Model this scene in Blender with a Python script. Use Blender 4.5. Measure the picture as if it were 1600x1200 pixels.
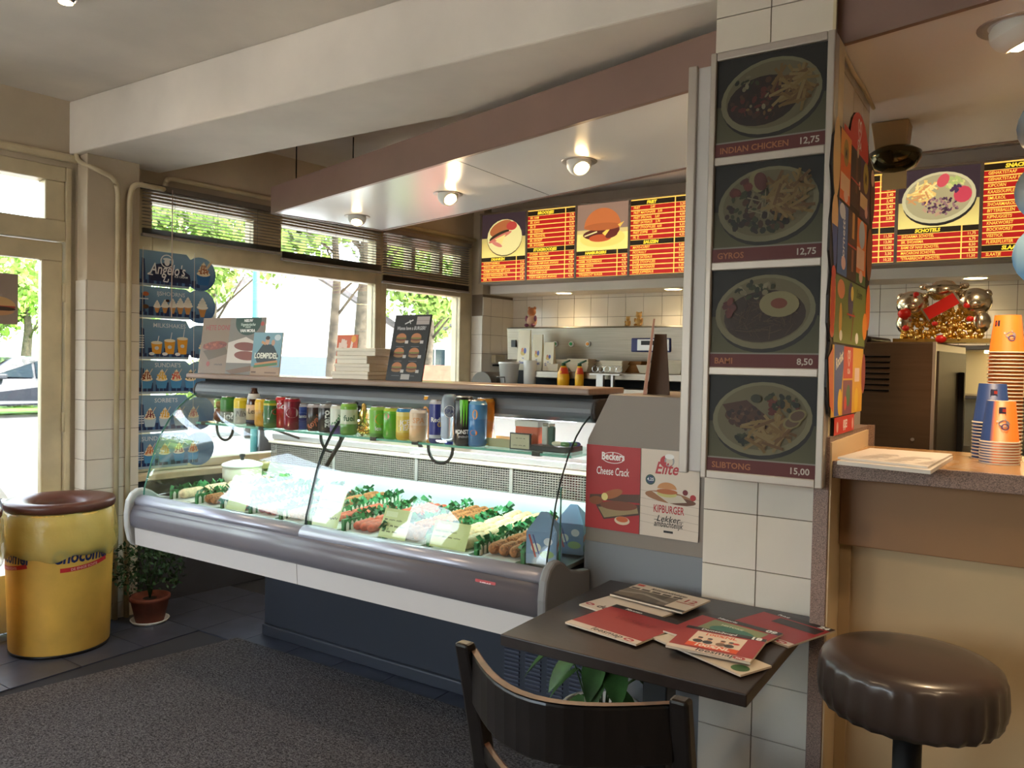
import bpy, math, random
import numpy as np
from mathutils import Vector, Matrix

for o in list(bpy.data.objects):
    bpy.data.objects.remove(o, do_unlink=True)
scene = bpy.context.scene
COL = scene.collection
random.seed(7)

# ------------------------------------------------------------------ camera
F = 1231.7; YAW, PITCH, ROLL = 0.576456, -0.0258967, 0.0199855
CAMH = 1.40
_cy, _sy = math.cos(YAW), math.sin(YAW)
_f0 = Vector((-_sy, _cy, 0)); _r0 = Vector((_cy, _sy, 0)); _u0 = Vector((0, 0, 1))
FW = _f0*math.cos(PITCH) + _u0*math.sin(PITCH)
_up = _u0*math.cos(PITCH) - _f0*math.sin(PITCH)
RT = _r0*math.cos(ROLL) + _up*math.sin(ROLL)
UP = _up*math.cos(ROLL) - _r0*math.sin(ROLL)
CAM = Vector((0, 0, CAMH))
cd = bpy.data.cameras.new('camera'); cam = bpy.data.objects.new('camera', cd)
COL.objects.link(cam)
cd.sensor_width = 36; cd.lens = F/1600*36; cd.clip_start = 0.02; cd.clip_end = 400
cam.matrix_world = Matrix(((RT.x, UP.x, -FW.x, 0), (RT.y, UP.y, -FW.y, 0), (RT.z, UP.z, -FW.z, CAMH), (0, 0, 0, 1)))
scene.camera = cam

# ------------------------------------------------------------------ light and exposure
vs = scene.view_settings
vs.view_transform = 'Standard'; vs.look = 'None'; vs.gamma = 1.0; vs.exposure = 0.65; vs.use_curve_mapping = False
w = bpy.data.worlds.new('World'); scene.world = w; w.use_nodes = True
wn = w.node_tree; wn.nodes.clear()
wo = wn.nodes.new('ShaderNodeOutputWorld'); wb = wn.nodes.new('ShaderNodeBackground')
sk = wn.nodes.new('ShaderNodeTexSky'); sk.sky_type = 'NISHITA'; sk.sun_disc = False
sk.sun_elevation = math.radians(52); sk.sun_rotation = math.radians(60); sk.air_density = 1.0; sk.dust_density = 3.0; sk.ozone_density = 1.0
wb.inputs['Strength'].default_value = 1.7
hs = wn.nodes.new('ShaderNodeHueSaturation'); hs.inputs['Saturation'].default_value = .45
wn.links.new(sk.outputs[0], hs.inputs['Color']); wn.links.new(hs.outputs[0], wb.inputs[0]); wn.links.new(wb.outputs[0], wo.inputs[0])
sd = bpy.data.lights.new('sun', 'SUN'); sd.energy = 4.0; sd.angle = math.radians(1.0); sd.color = (1, .95, .86)
sun = bpy.data.objects.new('sun', sd); COL.objects.link(sun)
sun.rotation_euler = Vector((-0.62, -0.35, -0.95)).to_track_quat('-Z', 'Y').to_euler()

# ------------------------------------------------------------------ pixel helpers: a pixel of the 1600x1200 photograph is a direction
def ray(x, y):
    return RT*((x-800)/F) - UP*((y-600)/F) + FW
def onz(x, y, z):
    d = ray(x, y); return CAM + d*((z-CAMH)/d.z)
def onx(x, y, X):
    d = ray(x, y); return CAM + d*(X/d.x)
def ony(x, y, Y):
    d = ray(x, y); return CAM + d*(Y/d.y)
# the window wall is turned 5.7 degrees: local s along the wall, d into the room, z up
WA = math.radians(5.7); W0 = Vector((-4.15, 2.21, 0))
WE = Vector((math.sin(WA), math.cos(WA), 0)); WN = Vector((math.cos(WA), -math.sin(WA), 0))
MW = Matrix(((WE.x, WN.x, 0, W0.x), (WE.y, WN.y, 0, W0.y), (0, 0, 1, 0), (0, 0, 0, 1)))
def Wp(s, d, z): return MW @ Vector((s, d, z))

# ------------------------------------------------------------------ materials
def lin(c):
    c = c/255.0
    return c/12.92 if c <= .04045 else ((c+.055)/1.055)**2.4
def S(r, g, b): return (lin(r), lin(g), lin(b), 1)
MATS = {}
def mat(name, rgb=(128, 128, 128), rough=.6, metal=0, var=0, scale=20, bump=0, bscale=None, coat=0, emit=None, es=0, spec=.5, trans=0, ior=1.45, stretch=None, alpha=1, sheen=0):
    if name in MATS: return MATS[name]
    m = bpy.data.materials.new(name); m.use_nodes = True
    nt = m.node_tree; b = nt.nodes['Principled BSDF']
    b.inputs['Base Color'].default_value = S(*rgb); b.inputs['Roughness'].default_value = rough
    b.inputs['Metallic'].default_value = metal; b.inputs['Specular IOR Level'].default_value = spec
    b.inputs['Coat Weight'].default_value = coat; b.inputs['Coat Roughness'].default_value = .08
    b.inputs['Transmission Weight'].default_value = trans; b.inputs['IOR'].default_value = ior
    b.inputs['Alpha'].default_value = alpha; b.inputs['Sheen Weight'].default_value = sheen
    if emit: b.inputs['Emission Color'].default_value = S(*emit); b.inputs['Emission Strength'].default_value = es
    if var or bump:
        tc = nt.nodes.new('ShaderNodeTexCoord'); mp = nt.nodes.new('ShaderNodeMapping')
        nt.links.new(tc.outputs['Object'], mp.inputs[0])
        if stretch: mp.inputs['Scale'].default_value = stretch
        nz = nt.nodes.new('ShaderNodeTexNoise'); nz.inputs['Scale'].default_value = scale; nz.inputs['Detail'].default_value = 5
        nt.links.new(mp.outputs[0], nz.inputs['Vector'])
        if var:
            mx = nt.nodes.new('ShaderNodeMix'); mx.data_type = 'RGBA'
            mx.inputs[6].default_value = S(*[max(0, c*(1-var)) for c in rgb]); mx.inputs[7].default_value = S(*[min(255, c*(1+var)) for c in rgb])
            cr = nt.nodes.new('ShaderNodeMapRange'); cr.inputs[1].default_value = .3; cr.inputs[2].default_value = .7
            nt.links.new(nz.outputs['Fac'], cr.inputs[0]); nt.links.new(cr.outputs[0], mx.inputs[0])
            nt.links.new(mx.outputs[2], b.inputs['Base Color'])
        if bump:
            src = nz
            if bscale:
                src = nt.nodes.new('ShaderNodeTexNoise'); src.inputs['Scale'].default_value = bscale; src.inputs['Detail'].default_value = 3
                nt.links.new(mp.outputs[0], src.inputs['Vector'])
            bp = nt.nodes.new('ShaderNodeBump'); bp.inputs['Strength'].default_value = bump; bp.inputs['Distance'].default_value = .01
            nt.links.new(src.outputs['Fac'], bp.inputs['Height']); nt.links.new(bp.outputs[0], b.inputs['Normal'])
    MATS[name] = m
    return m
def glassmat(name, tint=(255, 255, 255), refl=1.0, rough=0.0):
    """thin pane: clear with Fresnel reflection"""
    if name in MATS: return MATS[name]
    m = bpy.data.materials.new(name); m.use_nodes = True; nt = m.node_tree; nt.nodes.clear()
    o = nt.nodes.new('ShaderNodeOutputMaterial'); t = nt.nodes.new('ShaderNodeBsdfTransparent'); t.inputs[0].default_value = S(*tint)
    g = nt.nodes.new('ShaderNodeBsdfGlossy'); g.inputs['Roughness'].default_value = rough
    fr = nt.nodes.new('ShaderNodeFresnel'); ge = nt.nodes.new('ShaderNodeNewGeometry')
    mr = nt.nodes.new('ShaderNodeMapRange'); mr.inputs[3].default_value = 1.5; mr.inputs[4].default_value = 1/1.5   # the same Fresnel on both faces of the pane
    nt.links.new(ge.outputs['Backfacing'], mr.inputs[0]); nt.links.new(mr.outputs[0], fr.inputs[0])
    ml = nt.nodes.new('ShaderNodeMath'); ml.operation = 'MULTIPLY'; ml.inputs[1].default_value = refl; ml.use_clamp = True
    mx = nt.nodes.new('ShaderNodeMixShader')
    nt.links.new(fr.outputs[0], ml.inputs[0]); nt.links.new(ml.outputs[0], mx.inputs[0])
    nt.links.new(t.outputs[0], mx.inputs[1]); nt.links.new(g.outputs[0], mx.inputs[2]); nt.links.new(mx.outputs[0], o.inputs[0])
    MATS[name] = m; return m
def printmat(name, rough=.45, es=0.0, coat=0):
    """flat print: colours come from the mesh's colour attribute"""
    if name in MATS: return MATS[name]
    m = bpy.data.materials.new(name); m.use_nodes = True; nt = m.node_tree; b = nt.nodes['Principled BSDF']
    a = nt.nodes.new('ShaderNodeAttribute'); a.attribute_name = 'Col'
    nt.links.new(a.outputs['Color'], b.inputs['Base Color']); b.inputs['Roughness'].default_value = rough
    b.inputs['Coat Weight'].default_value = coat
    if es:
        nt.links.new(a.outputs['Color'], b.inputs['Emission Color']); b.inputs['Emission Strength'].default_value = es
    MATS[name] = m; return m

# ------------------------------------------------------------------ object helpers
WM = {}
def link(o, parent, basis=None):
    COL.objects.link(o)
    b = basis or Matrix.Identity(4)
    if parent is not None:
        o.parent = parent; o.matrix_parent_inverse = WM[parent.name].inverted()
    WM[o.name] = b
    return o
def tag(o, label=None, cat=None, group=None, kind=None):
    if label: o['label'] = label
    if cat: o['category'] = cat
    if group: o['group'] = group
    if kind: o['kind'] = kind
    return o
def thing(name, label, cat, loc=(0, 0, 0), group=None, rz=0, kind=None):
    o = bpy.data.objects.new(name, None); o.empty_display_size = .05
    COL.objects.link(o); o.location = loc; o.rotation_euler = (0, 0, rz)
    WM[o.name] = Matrix.Translation(Vector(loc)) @ Matrix.Rotation(rz, 4, 'Z')
    return tag(o, label, cat, group, kind)
def copytree(o, parent=None, keep=True):
    c = o.copy(); COL.objects.link(c)
    if parent is not None: c.parent = parent
    if o.name in WM: WM[c.name] = WM[o.name]
    for ch in list(o.children): copytree(ch, c)
    return c

class B:
    """collects geometry for one mesh object"""
    def __init__(s, M=None): s.v = []; s.f = []; s.c = []; s.M = M; s.sm = []
    def add(s, vs_, fs, col=None, smooth=False):
        n = len(s.v)
        s.v += [tuple(s.M @ Vector(p)) if s.M else tuple(p) for p in vs_]
        s.f += [tuple(i+n for i in f) for f in fs]; s.sm += [smooth]*len(fs)
        s.c += [col or (255, 255, 255)]*len(vs_)
        return s
    def box(s, x0, y0, z0, x1, y1, z1, col=None):
        v = [(x0, y0, z0), (x1, y0, z0), (x1, y1, z0), (x0, y1, z0), (x0, y0, z1), (x1, y0, z1), (x1, y1, z1), (x0, y1, z1)]
        return s.add(v, [(0, 3, 2, 1), (4, 5, 6, 7), (0, 1, 5, 4), (1, 2, 6, 5), (2, 3, 7, 6), (3, 0, 4, 7)], col)
    def prism(s, pts, a, b, axis='z', col=None, smooth=False):
        n = len(pts)
        def P(p, h):
            return (p[0], p[1], h) if axis == 'z' else ((h, p[0], p[1]) if axis == 'x' else (p[0], h, p[1]))
        v = [P(p, a) for p in pts] + [P(p, b) for p in pts]
        s.add(v, [tuple(range(n))[::-1], tuple(range(n, 2*n))], col)
        s.f += [(i+len(s.v)-2*n, (i+1) % n+len(s.v)-2*n, (i+1) % n+len(s.v)-n, i+len(s.v)-n) for i in range(n)]; s.sm += [smooth]*n
        return s
    def strip(s, prof, a, b, axis='x', col=None, smooth=True):
        """open profile swept along an axis"""
        n = len(prof)
        def P(p, h): return (p[0], p[1], h) if axis == 'z' else ((h, p[0], p[1]) if axis == 'x' else (p[0], h, p[1]))
        v = [P(p, a) for p in prof] + [P(p, b) for p in prof]
        return s.add(v, [(i, i+1, n+i+1, n+i) for i in range(n-1)], col, smooth)
    def lathe(s, prof, c=(0, 0, 0), n=24, cols=None, smooth=True, caps=True):
        v = []; f = []; k = len(prof)
        for i in range(n):
            a = 2*math.pi*i/n
            v += [(c[0]+r*math.cos(a), c[1]+r*math.sin(a), c[2]+z) for r, z in prof]
        for i in range(n):
            j = (i+1) % n
            f += [(i*k+q, j*k+q, j*k+q+1, i*k+q+1) for q in range(k-1)]
        n0 = len(s.v); s.add(v, f, None, smooth)
        if cols:
            for i in range(n):
                for q in range(k): s.c[n0+i*k+q] = cols[q]
        if caps:
            for q, rev in ((0, True), (k-1, False)):
                if prof[q][0] > 1e-5:
                    loop = [n0+i*k+q for i in range(n)]
                    s.f.append(tuple(loop[::-1] if rev else loop)); s.sm.append(False)
        return s
    def cyl(s, p0, p1, r0, r1=None, n=16, col=None, caps=True, smooth=True):
        return s.tube([p0, p1], r0, n, r1=r1, col=col, caps=caps, smooth=smooth)
    def tube(s, pts, r, n=8, r1=None, col=None, caps=True, closed=False, smooth=True, radii=None):
        P = [Vector(p) for p in pts]; m = len(P); v = []; f = []
        up = None
        for i, p in enumerate(P):
            t = (P[(i+1) % m]-P[i-1]) if closed else (P[min(i+1, m-1)]-P[max(i-1, 0)])
            t.normalize()
            if up is None:
                up = Vector((0, 0, 1)) if abs(t.z) < .9 else Vector((1, 0, 0))
            a = t.cross(up).normalized(); up = a.cross(t).normalized()
            rr = radii[i] if radii else (r if r1 is None else r+(r1-r)*i/(m-1))
            v += [tuple(p + a*(rr*math.cos(2*math.pi*k/n)) + up*(rr*math.sin(2*math.pi*k/n))) for k in range(n)]
        for i in range(m if closed else m-1):
            j = (i+1) % m
            f += [(i*n+k, i*n+(k+1) % n, j*n+(k+1) % n, j*n+k) for k in range(n)]
        n0 = len(s.v); s.add(v, f, col, smooth)
        if caps and not closed:
            s.f.append(tuple(n0+k for k in range(n))[::-1]); s.f.append(tuple(n0+(m-1)*n+k for k in range(n))); s.sm += [False, False]
        return s
    def sph(s, c, r, sc=(1, 1, 1), nu=14, nv=9, col=None, M=None):
        v = [];
        for j in range(nv+1):
            t = math.pi*j/nv
            for i in range(nu):
                a = 2*math.pi*i/nu
                p = Vector((r*sc[0]*math.sin(t)*math.cos(a), r*sc[1]*math.sin(t)*math.sin(a), r*sc[2]*math.cos(t)))
                if M: p = M @ p
                v.append((c[0]+p.x, c[1]+p.y, c[2]+p.z))
        f = [(j*nu+i, (j+1)*nu+i, (j+1)*nu+(i+1) % nu, j*nu+(i+1) % nu) for j in range(nv) for i in range(nu)]
        return s.add(v, f, col, True)
    def ribbon(s, outer, inner, a, b):
        """thin curved bar between two matching (y, z) profiles, from x = a to x = b"""
        for i in range(len(outer)-1):
            o0, o1, i0, i1 = outer[i], outer[i+1], inner[i], inner[i+1]
            v = [(a, *o0), (a, *o1), (a, *i1), (a, *i0), (b, *o0), (b, *o1), (b, *i1), (b, *i0)]
            s.add(v, [(0, 1, 2, 3), (7, 6, 5, 4), (0, 4, 5, 1), (3, 2, 6, 7)] + ([(0, 3, 7, 4)] if i == 0 else []) + ([(1, 5, 6, 2)] if i == len(outer)-2 else []))
        return s
    def quad(s, a, b, c, d, col=None): return s.add([a, b, c, d], [(0, 1, 2, 3)], col)
    def mesh(s, name, m, color=False):
        if s.M and s.M.determinant() < 0: s.f = [tuple(f[::-1]) for f in s.f]; s.M = None
        me = bpy.data.meshes.new(name); me.from_pydata(s.v, [], s.f)
        me.polygons.foreach_set('use_smooth', s.sm)
        if color:
            ca = me.color_attributes.new('Col', 'FLOAT_COLOR', 'POINT')
            ca.data.foreach_set('color', [x for c in s.c for x in S(*c)])
        for mm in (m if isinstance(m, (list, tuple)) else [m]): me.materials.append(mm)
        me.update(); me.validate()
        return me
    def obj(s, name, m, parent=None, bevel=0, color=False, seg=2, basis=None, solid=0, subsurf=0):
        me = s.mesh(name, m, color); o = bpy.data.objects.new(name, me); link(o, parent, basis)
        if basis is not None: o.matrix_basis = basis
        if solid:
            q = o.modifiers.new('s', 'SOLIDIFY'); q.thickness = solid; q.offset = 0
        if bevel:
            q = o.modifiers.new('b', 'BEVEL'); q.width = bevel; q.segments = seg; q.limit_method = 'ANGLE'; q.angle_limit = math.radians(40)
        if subsurf:
            q = o.modifiers.new('u', 'SUBSURF'); q.levels = subsurf; q.render_levels = subsurf
        return o

_tc = {}
def tess(txt, bold=0, shear=0):
    k = (txt, bold, shear)
    if k not in _tc:
        cu = bpy.data.curves.new('t', 'FONT'); cu.body = txt; cu.offset = bold; cu.shear = shear; cu.resolution_u = 2
        ob = bpy.data.objects.new('t', cu); me = ob.to_mesh()
        vv = [(v.co.x, v.co.y) for v in me.vertices]; ff = [tuple(p.vertices) for p in me.polygons]
        ob.to_mesh_clear(); bpy.data.objects.remove(ob); bpy.data.curves.remove(cu)
        xs = [p[0] for p in vv] or [0]
        _tc[k] = (vv, ff, min(xs), max(xs))
    return _tc[k]
class Pr:
    """flat print in (u, v) metres; every shape is one thin layer of ink above the last"""
    def __init__(s, w, h, bg=None, dz=.00003):
        s.w, s.h, s.dz = w, h, dz; s.v = []; s.f = []; s.c = []; s.k = 1
        if bg: s.rect(0, 0, w, h, bg)
    def _a(s, pts, faces, col, cols=None):
        n = len(s.v); s.v += [(p[0], p[1], s.k*s.dz) for p in pts]; s.f += [tuple(i+n for i in f) for f in faces]
        s.c += cols or [col]*len(pts); s.k += 1; return s
    def rect(s, u0, v0, u1, v1, col, top=None):
        return s._a([(u0, v0), (u1, v0), (u1, v1), (u0, v1)], [(0, 1, 2, 3)], col, [col, col, top, top] if top else None)
    def poly(s, pts, col): return s._a(pts, [tuple(range(len(pts)))], col)
    def ell(s, cu, cv, ru, rv, col, n=22, rot=0, a0=0, a1=360):
        full = abs(a1-a0) >= 360; P = []
        for i in range(n if full else n+1):
            a = math.radians(a0+(a1-a0)*i/n); x, y = ru*math.cos(a), rv*math.sin(a)
            P.append((cu+x*math.cos(rot)-y*math.sin(rot), cv+x*math.sin(rot)+y*math.cos(rot)))
        return s.poly(P, col)
    def line(s, pts, w, col):
        Q = []; F_ = []
        for (x0, y0), (x1, y1) in zip(pts[:-1], pts[1:]):
            L = math.hypot(x1-x0, y1-y0) or 1; nx, ny = -(y1-y0)/L*w/2, (x1-x0)/L*w/2
            n = len(Q); Q += [(x0+nx, y0+ny), (x0-nx, y0-ny), (x1-nx, y1-ny), (x1+nx, y1+ny)]; F_.append((n, n+1, n+2, n+3))
        return s._a(Q, F_, col)
    def scribble(s, u, v, w, size, col, seed=0):
        """a line of handwriting too small to read"""
        r = random.Random(seed); x = u
        while x < u+w:
            L = r.uniform(1.2, 3.2)*size; P = [(x+L*i/8, v+size*(.5*((i+seed) % 2)+r.uniform(0, .25))) for i in range(9)]
            s.line(P, size*.16, col); x += L+size*.7
        return s
    def ring(s, cu, cv, r, w, col, n=22, asp=1):
        return s.line([(cu+r*math.cos(2*math.pi*i/n), cv+asp*r*math.sin(2*math.pi*i/n)) for i in range(n+1)], w, col)
    def text(s, t, u, v, size, col, al='l', bold=.012, shear=0, xs=1.0, rot=0, fit=None):
        vv, ff, a, b = tess(t, bold, shear)
        if fit and (b-a)*size*xs > fit: xs = fit/((b-a)*size)
        off = {'l': a, 'c': (a+b)/2, 'r': b}[al]; cr, sr = math.cos(rot), math.sin(rot)
        P = []
        for x, y in vv:
            X, Y = (x-off)*size*xs, y*size; P.append((u+X*cr-Y*sr, v+X*sr+Y*cr))
        return s._a(P, ff, col)
    def obj(s, name, m, parent, O=None, U=None, V=None, fn=None):
        b = B()
        if fn is None:
            O = Vector(O); U = Vector(U).normalized(); V = Vector(V).normalized(); N = U.cross(V)
            b.v = [tuple(O+U*p[0]+V*p[1]+N*p[2]) for p in s.v]
        else: b.v = [tuple(fn(*p)) for p in s.v]
        b.f = s.f; b.c = s.c; b.sm = [False]*len(s.f)
        return b.obj(name, m, parent, color=True)

PRINT = printmat('printed_ink'); PGLOSS = printmat('printed_gloss', .25, 0, .3)
# ================================================================== materials of the place
M_wall = mat('wall_paint', (196, 180, 156), .75, var=.05, scale=3, bump=.05, bscale=60)
M_ceil = mat('ceiling_paint', (222, 213, 202), .8, var=.05, scale=2, bump=.04, bscale=80)
M_frame = mat('cream_gloss_paint', (206, 190, 156), .35, var=.06, scale=6)
M_tile = mat('white_glazed_tile', (222, 212, 198), .18, var=.02, scale=4, coat=.2)
M_grout = mat('grout', (120, 104, 88), .9)
M_pane = glassmat('window_glass', (250, 252, 250), 1.0)
M_carpet = mat('grey_carpet', (92, 89, 90), .95, var=.38, scale=110, bump=.9, bscale=160, spec=.1)
M_ftile = mat('slate_floor_tile', (66, 70, 84), .35, var=.12, scale=8)
M_fgrout = mat('floor_grout', (50, 52, 60), .8)
M_lam = mat('white_laminate', (236, 234, 234), .22, spec=.5)
M_fascia = mat('mauve_laminate', (136, 108, 98), .4, var=.05, scale=3)
M_steel = mat('stainless_steel', (176, 172, 164), .3, metal=1, var=.06, scale=5, stretch=(1, 1, 30))
M_alu = mat('satin_aluminium', (196, 194, 192), .38, metal=.9)
M_white = mat('white_plastic', (228, 226, 220), .4)
M_black = mat('black_plastic', (22, 22, 24), .4)
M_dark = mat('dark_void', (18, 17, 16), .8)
M_chrome = mat('chrome', (220, 220, 220), .08, metal=1)
M_bulb = mat('lamp_glow', (255, 230, 190), .5, emit=(255, 214, 150), es=30)
M_speck = mat('speckled_laminate', (128, 106, 96), .5, var=.35, scale=420)
M_beige = mat('beige_panel', (196, 168, 128), .5, var=.03, scale=3)

def struct(b, name, m, parent=None, **k):
    o = b.obj(name, m, parent, **k)
    if parent is None: o['kind'] = 'structure'
    return o
def share(me, name, parent, loc=None, basis=None):
    o = bpy.data.objects.new(name, me); bs = basis if basis is not None else Matrix.Translation(Vector(loc))
    link(o, parent, bs); o.matrix_basis = bs
    return o

# ------------------------------------------------------------------ floor, carpet, ceiling
YB = 5.66; YF = -2.6; XR = 2.6; ZC = 2.70
floor = struct(B().box(-5.2, YF-.2, -.12, XR+.2, YB+.2, -.004), 'floor', M_fgrout)
tile_me = B().box(-.148, -.148, -.004, .148, .148, .002).mesh('tile', M_ftile)
for i in range(24):
    for j in range(12):
        x = -4.26+.3*i; y = -.35+.3*j
        if (x < -3.42 and x > -4.4 and y > -.2) or (y > 2.55 and x < -.8):
            share(tile_me, 'tile', floor, (x, y, 0))
cp = B().prism([(-3.55, 1.0), (-3.256, 2.535), (-1.17, 2.545), (-1.17, 2.16), (XR, 2.16), (XR, YF), (-3.95, YF)], -.004, .007)
tag(cp.obj('carpet', M_carpet, bevel=.003), 'dark grey looped carpet covering the shop floor', 'carpet')
struct(B().box(-5.0, YF-.2, ZC, XR+.2, YB+.2, ZC+.15), 'ceiling', M_ceil)
struct(B().box(-4.35, 2.17, 2.43, XR, 2.65, ZC), 'ceiling_beam', M_ceil, bevel=.008)

# ------------------------------------------------------------------ window wall
wl = B(MW)
for s0, s1, z0, z1 in ((-5.2, 3.7, 2.36, ZC), (-.03, 3.7, 0, .75), (-.03, .30, .75, 2.36), (3.09, 3.7, .75, 2.36), (-1.35, -1.06, 0, 2.36), (-5.2, -1.35, 0, .8), (-5.2, -4.6, .8, 2.36), (-3.35, -2.75, .8, 2.36)):
    wl.box(s0, -.18, z0, s1, 0, z1)
struct(wl, 'wall_left', M_wall)
struct(B(MW).box(-5.0, 0, 2.385, -.0, .035, 2.425), 'trim_1', M_frame, bevel=.012)
def window(name, bars, panes, d0=-.10, d1=-.005, pd=-.05):
    b = B(MW)
    for s0, s1, z0, z1 in bars: b.box(s0, d0, z0, s1, d1, z1)
    w_ = struct(b, name, M_frame, bevel=.006)
    for s0, s1, z0, z1 in panes:
        B(MW).box(s0-.008, pd-.003, z0-.008, s1+.008, pd+.003, z1+.008).obj('pane', M_pane, w_)
        bb = B(MW)      # glazing beads
        for a in ((s0-.012, s0, z0, z1), (s1, s1+.012, z0, z1), (s0-.012, s1+.012, z0-.012, z0), (s0-.012, s1+.012, z1, z1+.012)):
            bb.box(a[0], pd+.003, a[2], a[1], pd+.018, a[3])
        bb.obj('glazing_bead', M_frame, w_)
    return w_
window('window_1', [(.30, .40, .75, 2.36), (2.046, 2.10, .75, 2.36), (.40, 2.046, .75, .80), (.40, 2.046, 1.954, 2.095), (.40, 2.046, 2.262, 2.36), (1.04, 1.246, 2.095, 2.262)],
       [(.40, 2.046, .80, 1.954), (.40, 1.04, 2.095, 2.262), (1.246, 2.046, 2.095, 2.262)])
window('window_2', [(2.10, 2.152, .75, 2.36), (2.949, 3.09, .75, 2.36), (2.152, 2.949, .75, .80), (2.152, 2.949, 1.93, 2.095), (2.152, 2.949, 2.27, 2.36), (2.40, 2.44, 2.095, 2.27), (2.70, 2.74, 2.095, 2.27)],
       [(2.152, 2.949, .80, 1.93), (2.152, 2.40, 2.095, 2.27), (2.44, 2.70, 2.095, 2.27), (2.74, 2.949, 2.095, 2.27)])
window('window_3', [(-4.6, -4.52, .8, 2.36), (-1.43, -1.35, .8, 2.36), (-4.52, -3.35, .8, .9), (-2.75, -1.43, .8, .9), (-4.52, -3.35, 2.22, 2.36), (-2.75, -1.43, 2.22, 2.36), (-3.43, -3.35, .9, 2.22), (-2.75, -2.67, .9, 2.22)],
       [(-4.52, -3.43, .9, 2.22), (-2.67, -1.43, .9, 2.22)])
struct(B(MW).box(.271, .0, .002, 3.089, .012, .71), 'lower_wall_sheet', mat('dark_sheet', (58, 58, 64), .6, var=.1, scale=5))  # dark sheet laid over the window wall below the sill
struct(B(MW).box(.27, -.02, .715, 3.09, .10, .75), 'trim_2', M_frame, bevel=.005)      # window sill
# door and its fanlight
dr = struct(B(MW).box(-1.06, -.11, 0, -1.0, -.0, 2.36).box(-.055, -.11, 0, -.0, -.0, 2.36).box(-1.0, -.11, 1.98, -.055, 0, 2.085).box(-1.0, -.11, 2.285, -.055, 0, 2.36)
            .box(-.15, -.11, 2.085, -.055, -.01, 2.285).box(-1.0, -.11, 2.085, -.9, -.01, 2.285), 'door_1', M_frame, bevel=.006)
B(MW).box(-.908, -.062, 2.077, -.142, -.056, 2.293).obj('pane', M_pane, dr)
lf = B(MW)
for a in ((-.995, -.06, 0.01, .30), (-.995, -.06, 1.879, 1.975), (-.995, -.90, .30, 1.879), (-.16, -.06, .30, 1.879)): lf.box(a[0], -.07, a[2], a[1], -.025, a[3])
leaf = lf.obj('door_leaf', M_frame, dr, bevel=.005)
B(MW).box(-.908, -.052, .292, -.152, -.046, 1.887).obj('pane', M_pane, leaf)
hg = B(MW)
for z in (.35, 1.05, 1.72): hg.cyl((-.057, -.012, z-.05), (-.057, -.012, z+.05), .009, n=8)
hg.obj('hinge', M_frame, leaf)
B(MW).box(-.95, -.02, 1.03, -.935, .03, 1.05).cyl((-.945, .035, 1.04), (-.83, .035, 1.04), .01).obj('handle', M_chrome, leaf)
# card on the door glass
cd_ = Pr(.34, .25, (150, 132, 122)); cd_.text('Pivot', .145, .175, .05, (40, 40, 60), bold=.04, shear=.2, rot=.25); cd_.text('hotdogs', .16, .145, .03, (40, 40, 60), bold=.03, shear=.2, rot=.25)
cd_.ell(.245, .085, .085, .014, (160, 60, 50)); cd_.ell(.245, .09, .085, .045, (200, 160, 110), a0=0, a1=180); cd_.ell(.245, .075, .085, .012, (60, 45, 38)); cd_.ell(.245, .066, .08, .025, (190, 140, 100), a0=180, a1=360)
tag(cd_.obj('door_card', PRINT, None, Wp(-.60, -.0445, 1.545), WE, (0, 0, 1)), 'beige card with burger print taped to the door glass', 'card')

# pilasters with tiles
def pilaster(name, s0, s1, dd, ztop, zt, cols_face, cols_side, side_s):
    p = struct(B(MW).box(s0, -.0, 0, s1, dd, ztop), name, M_wall)
    return p
P_ = .1545
def tilemesh(w, h): return B().box(0, 0, 0, w, .006, h).mesh('tile', M_tile)
def tiles(parent, M, widths, zrows, gap=.0028):
    """M maps local (u, out, z): tiles laid along u, proud along -y... out"""
    u = 0; cache = {}
    for wd in widths:
        for z0, z1 in zrows:
            k = (round(wd, 4), round(z1-z0, 4))
            if k not in cache:
                bb = B().box(gap/2, 0, gap/2, k[0]-gap/2, .006, k[1]-gap/2); cache[k] = bb.mesh('tile', M_tile)
            o = share(cache[k], 'tile', parent, basis=M @ Matrix.Translation((u, 0, z0)))
        u += wd
def rows(z_ref, pitch, lo, hi):
    out = []; k = math.floor((lo-z_ref)/pitch)
    while z_ref+k*pitch < hi-1e-4:
        a, b_ = max(lo, z_ref+k*pitch), min(hi, z_ref+(k+1)*pitch)
        if b_-a > .02: out.append((a, b_))
        k += 1
    return out
def frameM(o, u, n):   # u along, n outwards, z up
    u = Vector(u).normalized(); n = Vector(n).normalized()
    return Matrix(((u.x, n.x, 0, o[0]), (u.y, n.y, 0, o[1]), (0, 0, 1, o[2]), (0, 0, 0, 1)))
pl = struct(B(MW).box(0, -.0, 0, .27, .113, 2.43), 'wall_pilaster', M_wall, bevel=.004)
gr = B(MW).box(-.001, 0, 0, .271, .1145, 1.786).obj('grout_bed', M_grout, pl)
tiles(pl, frameM(Wp(.0, .1145, 0), WE, WN), (.155, .116), rows(1.786, P_, 0, 1.786))
tiles(pl, frameM(Wp(-.001, .0, 0), WN, -WE), (.119,), rows(1.786, P_, 0, 1.786))
pl2 = struct(B(MW).box(3.09, 0, 0, 3.62, .113, ZC), 'wall_pilaster', M_wall)
B(MW).box(3.089, 0, .6, 3.60, .1145, 1.96).obj('grout_bed', M_grout, pl2)
tiles(pl2, frameM(Wp(3.089, .1145, 0), WE, WN), (.10, .152, .152), rows(1.786, P_, .85, 1.96))
tiles(pl2, frameM(Wp(3.089, 0, 0), WN, -WE), (.119,), rows(1.786, P_, .85, 1.786))

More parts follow.
